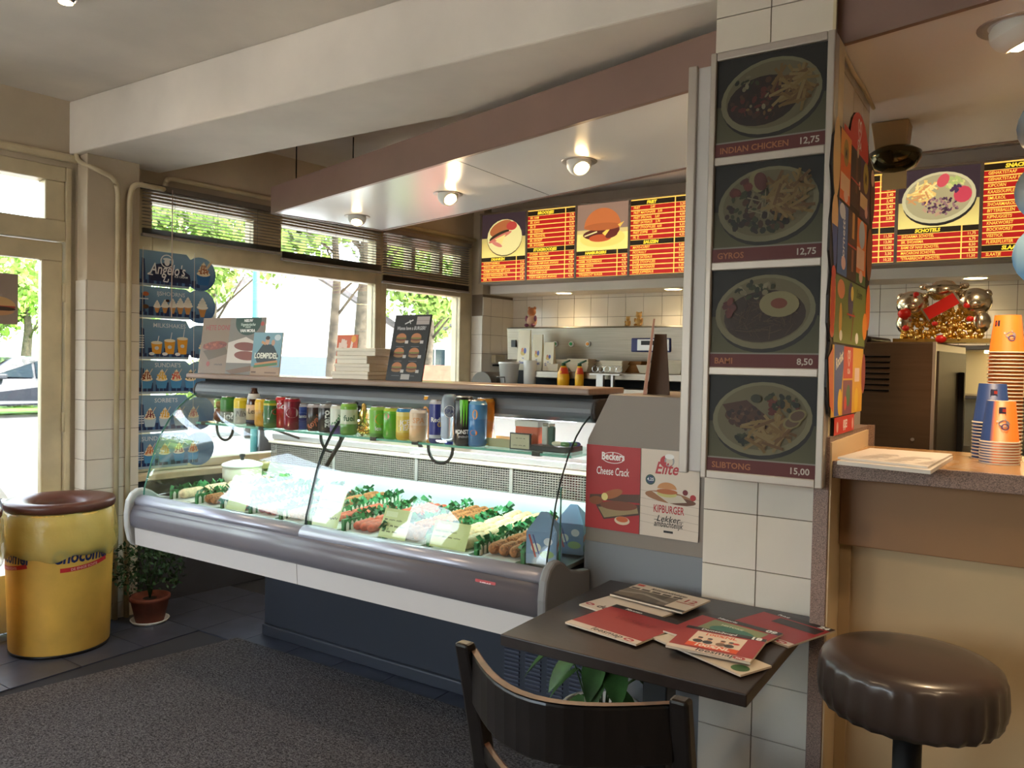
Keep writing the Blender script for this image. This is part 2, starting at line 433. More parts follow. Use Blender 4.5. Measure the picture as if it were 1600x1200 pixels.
# back wall, right wall, front wall
wbk = struct(B().box(-4.2, YB+.008, 0, XR+.2, YB+.2, ZC), 'wall_back', M_grout)
tiles(wbk, frameM((-3.70+.0, YB+.008, 0), (1, 0, 0), (0, -1, 0)), [.152]*28, rows(1.786, .1527, 1.17, 1.97))
struct(B().box(XR, YF, 0, XR+.2, YB+.2, ZC), 'wall_right', M_wall)
wf = B()
for x0, x1, z0, z1 in ((-5.0, XR, 0, .7), (-5.0, XR, 2.35, ZC), (-5.0, -4.0, .7, 2.35), (-1.2, XR, .7, 2.35)): wf.box(x0, YF-.2, z0, x1, YF, z1)
struct(wf, 'wall_front', M_wall)
w4 = B()
for x0, x1, z0, z1 in ((-4.0, -3.93, .7, 2.35), (-1.27, -1.2, .7, 2.35), (-4.0, -1.2, .7, .76), (-4.0, -1.2, 2.28, 2.35), (-2.63, -2.57, .7, 2.35)): w4.box(x0, YF-.12, z0, x1, YF-.04, z1)
w4o = struct(w4, 'window_4', M_frame)
for x0, x1 in ((-3.93, -2.63), (-2.57, -1.27)): B().box(x0, YF-.08, .76, x1, YF-.074, 2.28).obj('pane', M_pane, w4o)

# bulkhead above the fryers
bk = struct(B().box(-3.70, 5.33, 1.965, XR, YB+.008, ZC), 'bulkhead', M_ceil, bevel=.004)

# pillar
pi = struct(B().box(-.747, 2.176, 0, -.448, 2.75, 2.43), 'pillar', M_grout)
zr = rows(.388, .1527, 0, 2.43)
tiles(pi, frameM((-.753, 2.176, 0), (1, 0, 0), (0, -1, 0)), (.151, .160), zr)
tiles(pi, frameM((-.448, 2.170, 0), (0, 1, 0), (1, 0, 0)), (.15, .152, .152, .126), zr)
tiles(pi, frameM((-.747, 2.75, 0), (0, -1, 0), (-1, 0, 0)), (.126, .152, .152, .15), zr)
B().box(-.4425, 2.163, 1.0, -.4345, 2.172, 2.43).obj('corner_trim', M_frame, pi)

# ------------------------------------------------------------------ suspended soffit with fascia
def soffit(poly, fasc, panelmat):
    so = struct(B().prism(poly, 2.25, 2.262), 'suspended_soffit', panelmat)
    for (a, b_) in fasc:
        a = Vector((*a, 0)); b_ = Vector((*b_, 0)); t = (b_-a).normalized(); n = Vector((-t.y, t.x, 0))*.018; a = a-n*.4; b_ = b_-n*.4
        q = B().prism([(a.x, a.y), (b_.x, b_.y), (b_.x+n.x, b_.y+n.y), (a.x+n.x, a.y+n.y)], 2.2465, 2.40)
        q.obj('fascia_board', M_fascia, so)
    return so
sA = [(-3.713, 3.104), (-.757, 2.297), (-.757, 3.11), (-3.537, 3.852)]
so1 = soffit(sA, [(sA[0], sA[1]), (sA[3], sA[0]), (sA[2], sA[3])], M_lam)
sB = [(-.436, 2.205), (1.6, 1.65), (1.6, 3.40), (-.436, 3.44)]
so2 = soffit(sB, [(sB[0], sB[1]), (sB[2], sB[3])], M_lam)
B().prism([(-1.0, 2.78), (-.757, 2.757), (-.436, 2.757), (-.436, 3.44), (-.757, 3.115), (-1.0, 3.17)], 2.2505, 2.263).obj('soffit_infill', M_lam, so2)
for x, y in ((-3.32, 3.36), (-3.62, 3.2), (-2.1, 3.05), (-1.4, 2.85)):
    B().cyl((x, y, 2.262), (x, y, ZC), .004, n=6).obj('hanger_rod', M_dark, so1)
B().box(-2.032, 2.66, 2.2492, -2.030, 3.43, 2.251).obj('panel_joint', M_dark, so1)

# heating pipes
def px_w(x, y, d):
    dd = ray(x, y); p0 = W0+WN*d; t = ((p0-CAM).dot(WN))/dd.dot(WN); return CAM+dd*t
def pipe(pts, r, label, M=None):
    # round the corners
    P = [Vector(p) for p in pts]; out = [P[0]]
    for i in range(1, len(P)-1):
        a, b_, c = P[i-1], P[i], P[i+1]; L = min(.05, (a-b_).length/2, (c-b_).length/2)
        p, q = b_+(a-b_).normalized()*L, b_+(c-b_).normalized()*L
        for k in range(5):
            t = k/4; out.append(p*(1-t)**2+b_*2*t*(1-t)+q*t*t)
    out.append(P[-1])
    o = B().tube(out, r, 10).obj('heating_pipe', M_frame); return tag(o, label, 'pipe', 'painted pipes on the window wall')
pipe([Wp(-.02, .03, 2.695), Wp(-.02, .03, 2.40), Wp(.02, .135, 2.355), Wp(.125, .135, 2.325), Wp(.145, .135, 2.26), Wp(.145, .135, .0)], .013, 'cream painted pipe bending from the ceiling corner down the tiled pilaster')
pipe([Wp(3.08, .03, 2.405), Wp(.46, .03, 2.405), Wp(.44, .05, 2.33), Wp(.36, .135, 2.315), Wp(.225, .135, 2.315), Wp(.205, .135, 2.24), Wp(.205, .135, .0)], .014, 'cream painted pipe running above the blinds and down the tiled pilaster')
# ================================================================== refrigerated display case
M_bump = mat('grey_bumper', (112, 108, 116), .32, spec=.5)
M_rail = mat('pale_rail', (176, 176, 190), .3, metal=.3)
M_cream = mat('cream_panel', (206, 200, 198), .35)
M_slate = mat('slate_panel', (56, 60, 70), .45)
M_grey = mat('grey_moulding', (124, 122, 124), .45)
M_cwhite = mat('case_white', (214, 212, 208), .45)
M_cglass = glassmat('case_glass', (252, 255, 254), 1.15)
M_shelfg = glassmat('shelf_glass', (222, 244, 236), 1.0)
M_gedge = mat('glass_edge', (64, 124, 112), .2)
M_gedged = mat('glass_seam', (34, 48, 46), .3)
M_rubber = mat('dark_rubber', (58, 52, 50), .5)
M_red = mat('red_badge', (176, 40, 44), .4)
M_wood = mat('counter_laminate', (150, 126, 112), .32, var=.05, scale=6, stretch=(1, 8, 1))
CX0, CX1 = -3.22, -1.16
GP = [(2.002, .785), (2.006, .825), (2.018, .864), (2.033, .92), (2.051, .981), (2.068, 1.025), (2.09, 1.068), (2.125, 1.124), (2.171, 1.176), (2.212, 1.208), (2.262, 1.236)]
case = thing('display_case', 'long curved glass refrigerated counter with grey bumper and dark base', 'display case', ((CX0+CX1)/2, 2.4, 0))
B().box(CX0+.02, 2.66, .06, CX1-.005, 2.72, .58).obj('base_panel', M_slate, case)
B().box(CX0+.02, 2.64, 0.002, CX1-.005, 2.70, .06).obj('plinth', M_slate, case, bevel=.008)
B().prism([(1.985, .60), (2.74, .585), (2.74, .70), (2.03, .77), (1.985, .70)], CX0, CX1-.005, 'x').obj('tub', M_slate, case)
wp = B().prism([(1.967, .583), (1.985, .583), (1.985, .66), (1.962, .66)], CX0+.01, -2.193, 'x').obj('front_panel', M_cream, case)
B().prism([(1.967, .583), (1.985, .583), (1.985, .66), (1.962, .66)], -2.190, CX1-.01, 'x').obj('front_panel', M_cream, case)
bp = [(1.985, .657), (1.962, .658), (1.951, .668), (1.946, .69), (1.947, .715), (1.953, .732), (1.958, .738), (1.958, .744), (1.966, .757), (1.985, .765), (2.0, .765)]
B().prism(bp, CX0, CX1, 'x', smooth=True).obj('bumper', M_bump, case)
rp = [(1.985, .76), (1.967, .758), (1.966, .768), (1.972, .782), (1.984, .792), (1.998, .796), (2.01, .794), (2.015, .77)]
B().prism(rp, CX0, -2.1905, 'x', smooth=True).obj('glass_rail', M_rail, case)
B().prism(rp, -2.1895, CX1, 'x', smooth=True).obj('glass_rail', M_rail, case)
ec = [(1.972, .575), (1.952, .60), (1.938, .66), (1.936, .72), (1.944, .775), (1.962, .805), (1.99, .822), (2.02, .822), (2.05, .808), (2.09, .78), (2.15, .765), (2.24, .755), (2.74, .75), (2.74, .585), (2.1, .575)]
B().prism(ec[:11]+[(2.215, .757), (2.215, .575)], CX1, CX1+.03, 'x').obj('end_cap', M_grey, case, bevel=.008)
B().prism(ec, CX0-.035, CX0, 'x').obj('end_cap', mat('pale_end_cap', (190, 190, 188), .4), case, bevel=.008)
bdg = Pr(.075, .019, (176, 38, 44)); bdg.text('arneg', .0375, .0045, .018, (235, 200, 200), 'c', bold=.03, fit=.066)
bdg.obj('badge', PRINT, case, (-1.39, 1.9505, .722), (1, 0, 0), (0, .25, 1))
# curved front panes
for x0, x1 in ((CX0+.012, -2.193), (-2.187, CX1-.008)):
    g = B().strip([(y-.0022, z+.0012) for y, z in GP], x0, x1, 'x').strip([(y+.0022, z-.0012) for y, z in GP[::-1]], x0, x1, 'x').obj('front_pane', M_cglass, case)
    for x in (x0, x1):
        B().ribbon([(y-.003, z+.0017) for y, z in GP], [(y+.003, z-.0017) for y, z in GP], x-.0012, x+.0012).obj('pane_edge', M_gedged if x > -3 else M_gedge, g)
sidep = [(y+.006, z) for y, z in GP] + [(2.5, 1.236), (2.66, .80), (2.02, .785)]
for x in (CX0+.006, CX1-.003):
    g = B().prism(sidep, x-.0025, x+.0025, 'x').obj('side_pane', M_cglass, case)
B().box(CX1-.0045, 2.0705, .80, CX1-.0015, 2.0745, 1.03).obj('pane_edge', M_gedge, case)
# interior
B().prism([(2.015, .772), (2.66, .79), (2.66, .776), (2.015, .758)], CX0+.015, CX1-.012, 'x').obj('deck', M_steel, case)
B().prism([(2.655, .79), (2.685, .872), (2.70, .872), (2.70, .78)], CX0+.015, CX1-.012, 'x').obj('back_slope', mat('pale_steel', (176, 180, 182), .35, metal=.5), case)
gb = B()
for i in range(11): gb.box(CX0+.02, 2.686, .874+.0096*i, CX1-.012, 2.691, .8775+.0096*i)
for i in range(int((CX1-CX0-.03)/.0125)): gb.box(CX0+.02+.0125*i, 2.689, .874, CX0+.0232+.0125*i, 2.693, .974)
gb.obj('air_grille', mat('grille_metal', (150, 146, 138), .4, metal=.6), case)
B().box(CX0+.02, 2.72, .872, CX1-.012, 2.73, .976).obj('grille_back', M_dark, case)
for x in (-2.75, -2.24, -1.74, -1.35): B().box(x-.008, 2.682, .872, x+.008, 2.688, .976).obj('grille_strap', M_alu, case)
B().box(CX0+.02, 2.668, .976, CX1-.012, 2.80, .990).obj('ledge', mat('ivory_ledge', (214, 204, 184), .4), case, bevel=.004)
B().box(CX0+.02, 2.69, .992, CX1-.012, 2.80, 1.022).obj('ledge_rail', M_alu, case, bevel=.005)
B().box(-2.02, 2.79, 1.022, CX1-.012, 2.805, 1.29).obj('sliding_door', mat('rear_door_grey', (178, 174, 170), .4), case)
B().box(CX0+.02, 2.74, .06, CX1-.005, 2.82, .985).obj('rear_body', M_cwhite, case)
# glass shelf with loops below and posts
sh = B().box(-3.05, 2.15, 1.109, CX1-.012, 2.43, 1.1165).obj('glass_shelf', M_shelfg, case)
B().box(-3.05, 2.1475, 1.109, CX1-.012, 2.1498, 1.1165).obj('shelf_edge', mat('shelf_edge_green', (120, 186, 168), .15, emit=(120, 186, 168), es=0), sh)
for px in (352, 518, 690):
    a = math.radians(33.03)-math.atan((px-800)/F); x = -2.2*math.tan(a)
    pts = [(x-.055+.0*i, 2.2, 1.106) for i in range(1)] + [(x-.055*math.cos(math.pi*i/10), 2.2, 1.106-.055*math.sin(math.pi*i/10)-.01) for i in range(11)] + [(x+.055, 2.2, 1.106)]
    B().tube(pts, .006, 8).obj('shelf_loop', M_rubber, sh)
B().tube([(-2.19, 2.285, 1.235), (-2.19, 2.10, 1.0)], .008, 8).obj('strut', M_rubber, case)
B().tube([(-2.19, 2.255, 1.236), (-2.19, 2.222, 1.225), (-2.19, 2.19, 1.208)], .005, 6).obj('strut_clip', M_black, case)
B().tube([(-2.24, 2.54, 1.23), (-2.24, 2.735, .995)], .009, 8).obj('shelf_post', M_rubber, case)
B().box(-2.27, 2.67, .978, -2.21, 2.76, 1.0).obj('post_clamp', M_alu, case, bevel=.004)
for x in (-3.0, -2.62, -2.0, -1.8, -1.3): B().box(x-.015, 2.146, 1.106, x+.015, 2.165, 1.12).obj('shelf_clip', M_rubber, case)
for x in (-3.0, -1.25): B().tube([(x, 2.40, 1.108), (x, 2.72, 1.0)], .006, 6).obj('shelf_bracket', M_rubber, case)
cp_ = [(2.42, 1.289), (2.30, 1.289), (2.268, 1.280), (2.258, 1.258), (2.256, 1.245), (2.262, 1.226), (2.278, 1.214), (2.30, 1.211), (2.42, 1.222)]
M_can = mat('canopy_grey', (104, 108, 114), .35)
cano = B().prism(cp_, CX0+.0, CX1-.0, 'x', smooth=False).obj('canopy', M_can, case, bevel=.006)
for x in (CX0-.012, CX1): B().prism([(y, z) for y, z in cp_], x, x+.012, 'x').obj('canopy_cap', M_rubber, case, bevel=.004)
B().box(CX0+.02, 2.30, 1.288, CX1-.02, 2.49, 1.303).obj('canopy_neck', M_dark, case)
B().box(CX0+.15, 2.325, 1.207, CX1-.1, 2.352, 1.2115).obj('case_light', mat('case_tube', (255, 255, 255), emit=(235, 242, 255), es=5), case)
ld = bpy.data.lights.new('case_light', 'AREA'); ld.shape = 'RECTANGLE'; ld.size = 1.85; ld.size_y = .04; ld.energy = 16; ld.color = (.92, .96, 1)
lo = bpy.data.objects.new('case_lamp', ld); COL.objects.link(lo); lo.location = (-2.19, 2.34, 1.204); lo.rotation_euler = (math.radians(18), 0, 0)
lo.parent = case; lo.matrix_parent_inverse = WM[case.name].inverted()
# vent louvres in the base
vb = B()
for c in range(5):
    for r_ in range(13):
        x = -1.735+.1*c; z = .105+.0165*r_
        vb.prism([(2.66, z), (2.652, z+.002), (2.652, z+.008), (2.66, z+.0105)], x, x+.07, 'x')
vb.obj('louvres', mat('louvre_grey', (92, 96, 112), .4, metal=.3), case)
B().box(-1.76, 2.6605, .095, -1.22, 2.664, .325).obj('vent_plate', mat('vent_plate', (74, 80, 98), .45), case)

# wooden counter top carried by the case
ct = B().prism([(CX0-.05, 2.245), (CX1-.005, 2.245), (CX1+.0, 2.50), (CX0-.02, 2.50)], 1.303, 1.325)
tag(ct.obj('service_counter', M_wood, bevel=.006), 'brown wood-look counter shelf on top of the glass case', 'counter')

# end cabinet right of the case
cabp = [(-1.155, 0), (-.757, 0), (-.757, 1.31), (-1.083, 1.31), (-1.155, 1.165)]
cab = thing('end_cabinet', 'grey cabinet with cut corner between glass case and tiled pillar', 'cabinet', (-.95, 2.45, 0))
B().prism(cabp, 2.222, 2.75, 'y').obj('body', mat('warm_grey_board', (138, 126, 116), .5), cab, bevel=.003)
B().box(-1.155, 2.218, .0, -.757, 2.222, .845).obj('kick_panel', mat('cool_grey_board', (128, 130, 136), .5), cab)

# ------------------------------------------------------------------ food in the case
M_crumb = mat('brown_crumb', (150, 92, 50), .8, var=.3, scale=120, bump=.6)
M_snackr = mat('red_snack', (170, 74, 52), .6, var=.2, scale=60)
M_pale = mat('pale_snack', (206, 176, 140), .6, var=.15, scale=60)
M_leaf = mat('garnish_green', (44, 112, 62), .5, var=.35, scale=40)
M_picket = mat('picket_plastic', (216, 214, 196), .4)
M_foil = mat('cling_film', (236, 236, 236), .12, metal=.3, bump=.5, bscale=18)
def deckz(y): return .772+.018*(y-2.015)/.645+.001
def capsule(L, r): 
    pr = [(0, -L/2)] + [(r*math.sin(t), -L/2+r-r*math.cos(t)) for t in (.5, 1.0, 1.57)] + [(r*math.sin(t), L/2-r-r*math.cos(t)) for t in (1.57, 2.1, 2.6)] + [(0, L/2)]
    return B(Matrix.Rotation(math.pi/2, 4, 'X')).lathe(pr, n=12, caps=False)
snack = {'croquette': capsule(.095, .019).mesh('croquette', M_crumb), 'frikandel': capsule(.17, .0125).mesh('frikandel', M_snackr), 'sausage': capsule(.11, .016).mesh('sausage', M_snackr), 'spring_roll': capsule(.12, .021).mesh('spring_roll', M_pale)}
dx = [-3.13, -2.95, -2.78, -2.60, -2.42, -2.26, -2.08, -1.88, -1.68, -1.48, -1.30]
rnd = random.Random(3)
for i, x in enumerate(dx):
    d_ = thing('garnish_divider', 'green plastic parsley divider with white picket teeth between snack trays', 'divider', (x, 2.34, .775), 'parsley dividers in the glass case')
    lf_ = B()
    for k in range(130):
        y = 2.08+.52*rnd.random(); z = deckz(y)+.02+.035*rnd.random(); q = rnd.uniform(.011, .02)
        a, b_ = rnd.uniform(0, 6.28), rnd.uniform(-.9, .9)
        u = Vector((math.cos(a), math.sin(a), b_*.6)).normalized()*q; v_ = Vector((-math.sin(a)*.7, math.cos(a)*.7, 1)).normalized()*q
        c = Vector((x+rnd.uniform(-.012, .012), y, z))
        lf_.add([c-u, c-v_*.6, c+u, c+v_], [(0, 1, 2, 3)])
    lf_.box(x-.007, 2.08, .772, x+.007, 2.60, .815)
    lf_.obj('parsley', M_leaf, d_)
    pk = B()
    for k in range(22):
        y = 2.085+.0235*k; z = deckz(y)
        pk.prism([(y, z), (y+.012, z), (y+.012, z+.026), (y+.006, z+.034), (y, z+.026)], x+.012, x+.015, 'x')
    pk.obj('picket_teeth', M_picket, d_)
kinds = ['spring_roll', 'croquette', 'frikandel', 'sausage', 'croquette', 'frikandel', 'sausage', 'croquette', 'spring_roll', 'croquette']
words = {'croquette': 'crumbed brown croquette', 'frikandel': 'long thin reddish sausage', 'sausage': 'short red brown sausage', 'spring_roll': 'pale uncooked roll snack'}
side = ['in the %s tray from the blue banner end' % q for q in ('first', 'second', 'third', 'fourth', 'fifth', 'sixth', 'seventh', 'eighth', 'ninth', 'tenth')]
for i in range(10):
    xm = (dx[i]+dx[i+1])/2; wdt = dx[i+1]-dx[i]-.035
    tr = B().box(xm-wdt/2+.008, 2.07, 0, xm+wdt/2, 2.60, .0) if False else None
    tb = B(); x0, x1 = xm-wdt/2+.012, xm+wdt/2
    tb.prism([(2.06, deckz(2.06)), (2.61, deckz(2.61)), (2.61, deckz(2.61)+.004), (2.06, deckz(2.06)+.004)], x0, x1, 'x')
    tag(tb.obj('snack_tray', M_foil), 'shallow shiny snack tray, the ' + side[i][7:].replace(' tray', '') + ' of the glass case', 'tray', 'trays in the glass case')
    kd = kinds[i]; r = {'croquette': .019, 'frikandel': .0125, 'sausage': .016, 'spring_roll': .021}[kd]; L = {'croquette': .1, 'frikandel': .175, 'sausage': .115, 'spring_roll': .125}[kd]
    ny = int(.5/L); nx = max(1, int((x1-x0)/(2*r+.004)))
    for a in range(min(nx, 4)):
        for b_ in range(ny):
            if rnd.random() < .12: continue
            x = x0+r+.004+a*(2*r+.003); y = 2.085+L*(b_+.5)
            o = share(snack[kd], kd, None, basis=Matrix.Translation((x, y, deckz(y)+.005+r)) @ Matrix.Rotation(rnd.uniform(-.05, .05), 4, 'Z') @ Matrix.Rotation(.028, 4, 'X'))
            tag(o, words[kd] + ' ' + side[i], 'snack', 'snacks in the glass case trays')
# price cards leaning inside the glass
def pcard(px, py, w_, h_, label, lines):
    p = onz(px, py, .80); p.y = max(p.y, 2.07); x = ony(px, py, p.y).x
    c = Pr(w_, h_, (206, 214, 150)); c.rect(w_*.08, h_*.72, w_*.5, h_*.9, (222, 228, 180))
    for k in range(lines): c.scribble(w_*.08, h_*(.58-.2*k), w_*.62, h_*.10, (70, 74, 50), k+int(px))
    z = deckz(p.y)+.006
    o = c.obj('price_card', PGLOSS, None, (x, p.y, z), (1, 0, 0), (0, .42, 1)); tag(o, label, 'card', 'yellow price cards in the glass case')
    return o
pcard(352, 815, .12, .115, 'yellow price card near the white lidded pot in the case', 2)
pcard(487, 838, .13, .16, 'tall yellow price card just right of the pane seam', 3)
pcard(590, 855, .125, .105, 'low yellow price card right of the tall price card', 3)
pcard(670, 868, .15, .09, 'wide price card closest to the blue cartons', 2)
# white pot with lid
pt_ = ony(367, 775, 2.40); pt = thing('lidded_pot', 'round cream pot with white lid and black knob inside the case', 'pot', (pt_.x, 2.44, deckz(2.44)+.004))
q = WM[pt.name].translation
B().lathe([(0.0, 0), (.078, 0), (.088, .03), (.09, .10), (.0, .10)], q, 26).obj('bowl', mat('pot_cream', (206, 196, 176), .3), pt)
B().lathe([(.093, .10), (.096, .106), (.09, .112), (.05, .125), (0, .128)], q, 26, caps=False).obj('lid', M_white, pt)
B().lathe([(0.008, .126), (.008, .14), (.013, .143), (.013, .155), (0, .158)], q, 12).obj('knob', M_black, pt)
# house shaped cartons
def carton(x, y, rz, label, cols):
    t = thing('snack_carton', label, 'carton', (x, y, deckz(y)+.004), 'printed cartons at the end of the case', rz)
    Mx = WM[t.name]
    a, h, g = .048, .10, .155
    v = [(-a, -a, 0), (a, -a, 0), (a, a, 0), (-a, a, 0), (-a, -a, h), (a, -a, h), (a, a, h), (-a, a, h), (-.012, -.0, g), (.012, .0, g)]
    B(Mx).add(v, [(0, 3, 2, 1), (0, 1, 5, 4), (1, 2, 6, 5), (2, 3, 7, 6), (3, 0, 4, 7), (4, 5, 9, 8), (6, 7, 8, 9), (5, 6, 9), (7, 4, 8)]).obj('box', mat('carton_blue', (120, 150, 186), .5), t)
    p = Pr(.094, .098, cols[0]); p.rect(0, .0, .094, .03, cols[1]); p.ell(.03, .05, .016, .014, (236, 232, 214)); p.ell(.065, .03, .022, .012, (150, 180, 120)); p.line([(.008, .09), (.03, .02)], .006, (190, 80, 70)); p.line([(.02, .09), (.04, .03)], .004, (70, 80, 140)); p.ell(.068, .07, .014, .012, (226, 230, 236))
    p.obj('print', PRINT, t, Mx @ Vector((-.047, -a-.0005, .001)), Mx.to_3x3() @ Vector((1, 0, 0)), (0, 0, 1))
    p2 = Pr(.094, .098, cols[1]); p2.poly([(0, .04), (.094, .07), (.094, .085), (0, .06)], (190, 96, 70)); p2.ell(.03, .02, .03, .016, (70, 100, 66)); p2.ell(.05, .08, .02, .012, (206, 180, 130))
    p2.obj('print', PRINT, t, Mx @ Vector((a+.0005, -.047, .001)), Mx.to_3x3() @ Vector((0, 1, 0)), (0, 0, 1))
carton(-1.255, 2.135, .35, 'pale blue gable-top carton with pictures at the case end', ((128, 158, 194), (150, 172, 200)))
carton(-1.235, 2.29, .2, 'second pale blue carton standing behind the first in the case end', ((110, 140, 180), (120, 140, 170)))

# ------------------------------------------------------------------ drinks on the glass shelf
SZ = 1.1168
def Xat(px, y): return -y*math.tan(YAW-math.atan((px-800)/F))
M_lid = mat('can_lid', (206, 206, 208), .25, metal=.9)
def wrapfn(c, r, ang):
    def fn(u, v, k): 
        t = ang+u/r; rr = r+.0002+k
        return (c[0]+rr*math.cos(t), c[1]+rr*math.sin(t), c[2]+v)
    return fn
CANM = printmat('can_print', .28, 0, .2)
def can(px, y, r, h, bands, label, draw=None, grp='drink cans on the glass shelf'):
    x = Xat(px, y); t = thing('drink_can', label, 'can', (x, y, SZ), grp)
    b = [(0, .003), (r*.80, 0), (r*.86, .001), (r, .009)]; cols = [bands[0][1]]*4
    for z, c in bands:
        zz = min(max(z*h, .009), h-.014); b += [(r, zz)]; cols += [c]
    # sharp colour steps
    prof = []; cc = []
    for i, (q_, c) in enumerate(zip(b, cols)):
        if prof and cc[-1] != c: prof.append((q_[0], q_[1]-.0004)); cc.append(cc[-1])
        prof.append(q_); cc.append(c)
    prof += [(r, h-.014), (r*.84, h-.003)]; cc += [cc[-1], cc[-1]]
    B().lathe(prof, (x, y, SZ), 20, cc, caps=False).obj('body', CANM, t, color=True)
    B().lathe([(r*.84, h-.003), (r*.86, h), (r*.82, h), (r*.78, h-.004), (0, h-.004)], (x, y, SZ), 20, caps=False).obj('lid', M_lid, t)
    if draw:
        ang = math.atan2(-y, -x); w_ = r*2.6; p = Pr(w_, h, None, .00003); draw(p, w_, h)
        p.obj('print', CANM, t, fn=wrapfn((x, y, SZ), r, ang-w_/2/r))
    return t
WH = (236, 236, 232); GN = (60, 130, 50); DG = (30, 60, 34)
A_, B2 = 2.205, 2.285
def T(t, v, sz, c, sh_=0, rot=0, bold=.03): return lambda p, w_, h: p.text(t, w_/2, h*v, sz, c, 'c', bold=bold, shear=sh_, rot=rot, fit=w_*.8)
def D(*fs):
    def f(p, w_, h):
        for g in fs: g(p, w_, h)
    return f
def E(u, v, a, b_, c): return lambda p, w_, h: p.ell(w_*u, h*v, a, b_, c)
def Rr(u0, v0, u1, v1, c): return lambda p, w_, h: p.rect(w_*u0, h*v0, w_*u1, h*v1, c)
R1, H1, HT = .033, .116, .168
RS, HS = .0265, .134
can(357, A_, R1, H1, [(.0, (34, 52, 30)), (.45, (62, 128, 56)), (1, (70, 140, 60))], 'green and dark green can with white word, beside the small brown jug', T('je?', .16, .042, WH))
can(378, A_, R1, H1, [(0, (176, 174, 166)), (.6, (232, 206, 40)), (1, (236, 214, 70))], 'silver can with yellow top next to the green can', T('Nix', .3, .034, (90, 90, 96), .2))
can(411, A_, R1, H1, [(0, (224, 160, 50)), (.6, (236, 186, 60)), (1, (240, 200, 70))], 'orange yellow can beside the brown beer bottle', D(E(.62, .45, .012, .012, (40, 50, 110))))
can(425, A_-.03, R1, H1, [(0, (70, 120, 50)), (.2, (44, 104, 48)), (.8, (200, 190, 60)), (1, (90, 150, 60))], 'dark green lemon-lime can with a big white 7', D(E(.66, .58, .012, .012, (214, 44, 44)), T('7', .34, .062, WH, .15, 0, .04)))
can(443, A_, R1, H1*1.12, [(0, (176, 28, 34)), (1, (196, 36, 40))], 'bright red cola can with white script', T('Cola', .62, .036, WH, .25))
can(457, A_-.035, R1, H1*1.1, [(0, (130, 26, 44)), (1, (156, 34, 52))], 'deep red can with a pale oval next to the cola can', D(E(.5, .55, .026, .02, (236, 226, 220)), T('Dr', .5, .026, (140, 30, 50), .2)))
can(473, A_, R1*.95, H1*.92, [(0, (44, 70, 150)), (.75, (70, 96, 170)), (1, (186, 190, 200))], 'blue can with a pale ring beside the red cans', D(E(.5, .5, .026, .018, (200, 206, 220)), E(.5, .5, .023, .0155, (40, 60, 140)), T('fanta', .47, .018, WH)))
can(493, A_, R1, H1*.93, [(0, (52, 36, 34)), (.7, (64, 44, 40)), (1, (176, 172, 176))], 'dark brown can with slanting orange script', T('Royal', .25, .034, (214, 110, 70), .2, .8))
can(511, A_-.01, R1, H1*.95, [(0, (30, 26, 28)), (.8, (36, 32, 34)), (1, (150, 150, 150))], 'black zero can between the brown can and the pale fruit can', lambda p, w_, h: p.text('zero', w_*.62, h*.18, .036, WH, 'l', .03, 0, 1, math.pi/2))
can(521, B2, R1, H1, [(0, (46, 44, 50)), (1, (60, 58, 62))], 'plain dark grey can behind the black zero can')
can(530, A_-.02, R1, H1*.96, [(0, (120, 96, 160)), (.3, (214, 220, 204)), (1, (222, 226, 214))], 'white and purple fruit can left of the dark strut', T('Cassis', .4, .03, (70, 130, 80), .2, .9))
can(546, A_-.03, R1, H1*1.05, [(0, (98, 150, 60)), (.35, (206, 216, 190)), (.8, (120, 176, 60)), (1, (130, 186, 70))], 'green and white can behind the dark strut', T('fuel', .45, .03, (70, 110, 70)))
can(592, A_-.03, R1, H1, [(0, (90, 150, 50)), (.15, (120, 184, 60)), (1, (150, 200, 90))], 'light green ice tea can with an orange disc', D(E(.6, .6, .021, .02, (226, 150, 40)), T('Ice', .25, .02, WH)))
can(614, A_-.03, R1, H1, [(0, (90, 170, 50)), (.8, (110, 190, 60)), (1, (190, 210, 80))], 'bright green ice tea can with a pink blot', D(E(.2, .72, .014, .012, (226, 120, 100)), Rr(.1, .3, .7, .36, (150, 210, 100))))
can(634, A_-.03, R1, H1, [(0, (216, 180, 50)), (.25, (226, 206, 90)), (.75, (232, 220, 130)), (.95, (60, 140, 200))], 'yellow ice tea can with blue slanted lettering', D(lambda p, w_, h: p.poly([(w_*.2, h*.3), (w_*.85, h*.36), (w_*.78, h*.68), (w_*.16, h*.62)], (50, 90, 170)), T('ICE', .48, .026, WH, .1, .08), T('TEA', .32, .026, WH, .1, .08)))
can(655, A_-.035, R1, H1, [(0, (222, 186, 140)), (.5, (228, 204, 172)), (1, (236, 226, 210))], 'peach and cream coloured can right of the yellow can', D(Rr(.2, .42, .8, .5, (230, 150, 90)), T('SPA', .58, .026, (226, 170, 120))))
can(672, B2, RS, HT*.95, [(0, (226, 140, 40)), (1, (236, 170, 60))], 'slim orange can behind the blue silver energy can')
can(684, A_-.035, RS*1.08, HT*.9, [(0, (40, 44, 120)), (.12, (200, 202, 210)), (.2, (44, 50, 130)), (.9, (54, 60, 140)), (1, (200, 200, 206))], 'slim blue and silver energy drink can', D(lambda p, w_, h: p.poly([(0, h*.12), (w_*.45, h*.12), (w_*.6, h*.48), (0, h*.48)], (196, 198, 206)), T('RedB', .5, .022, WH), E(.62, .44, .008, .008, (220, 180, 60))))
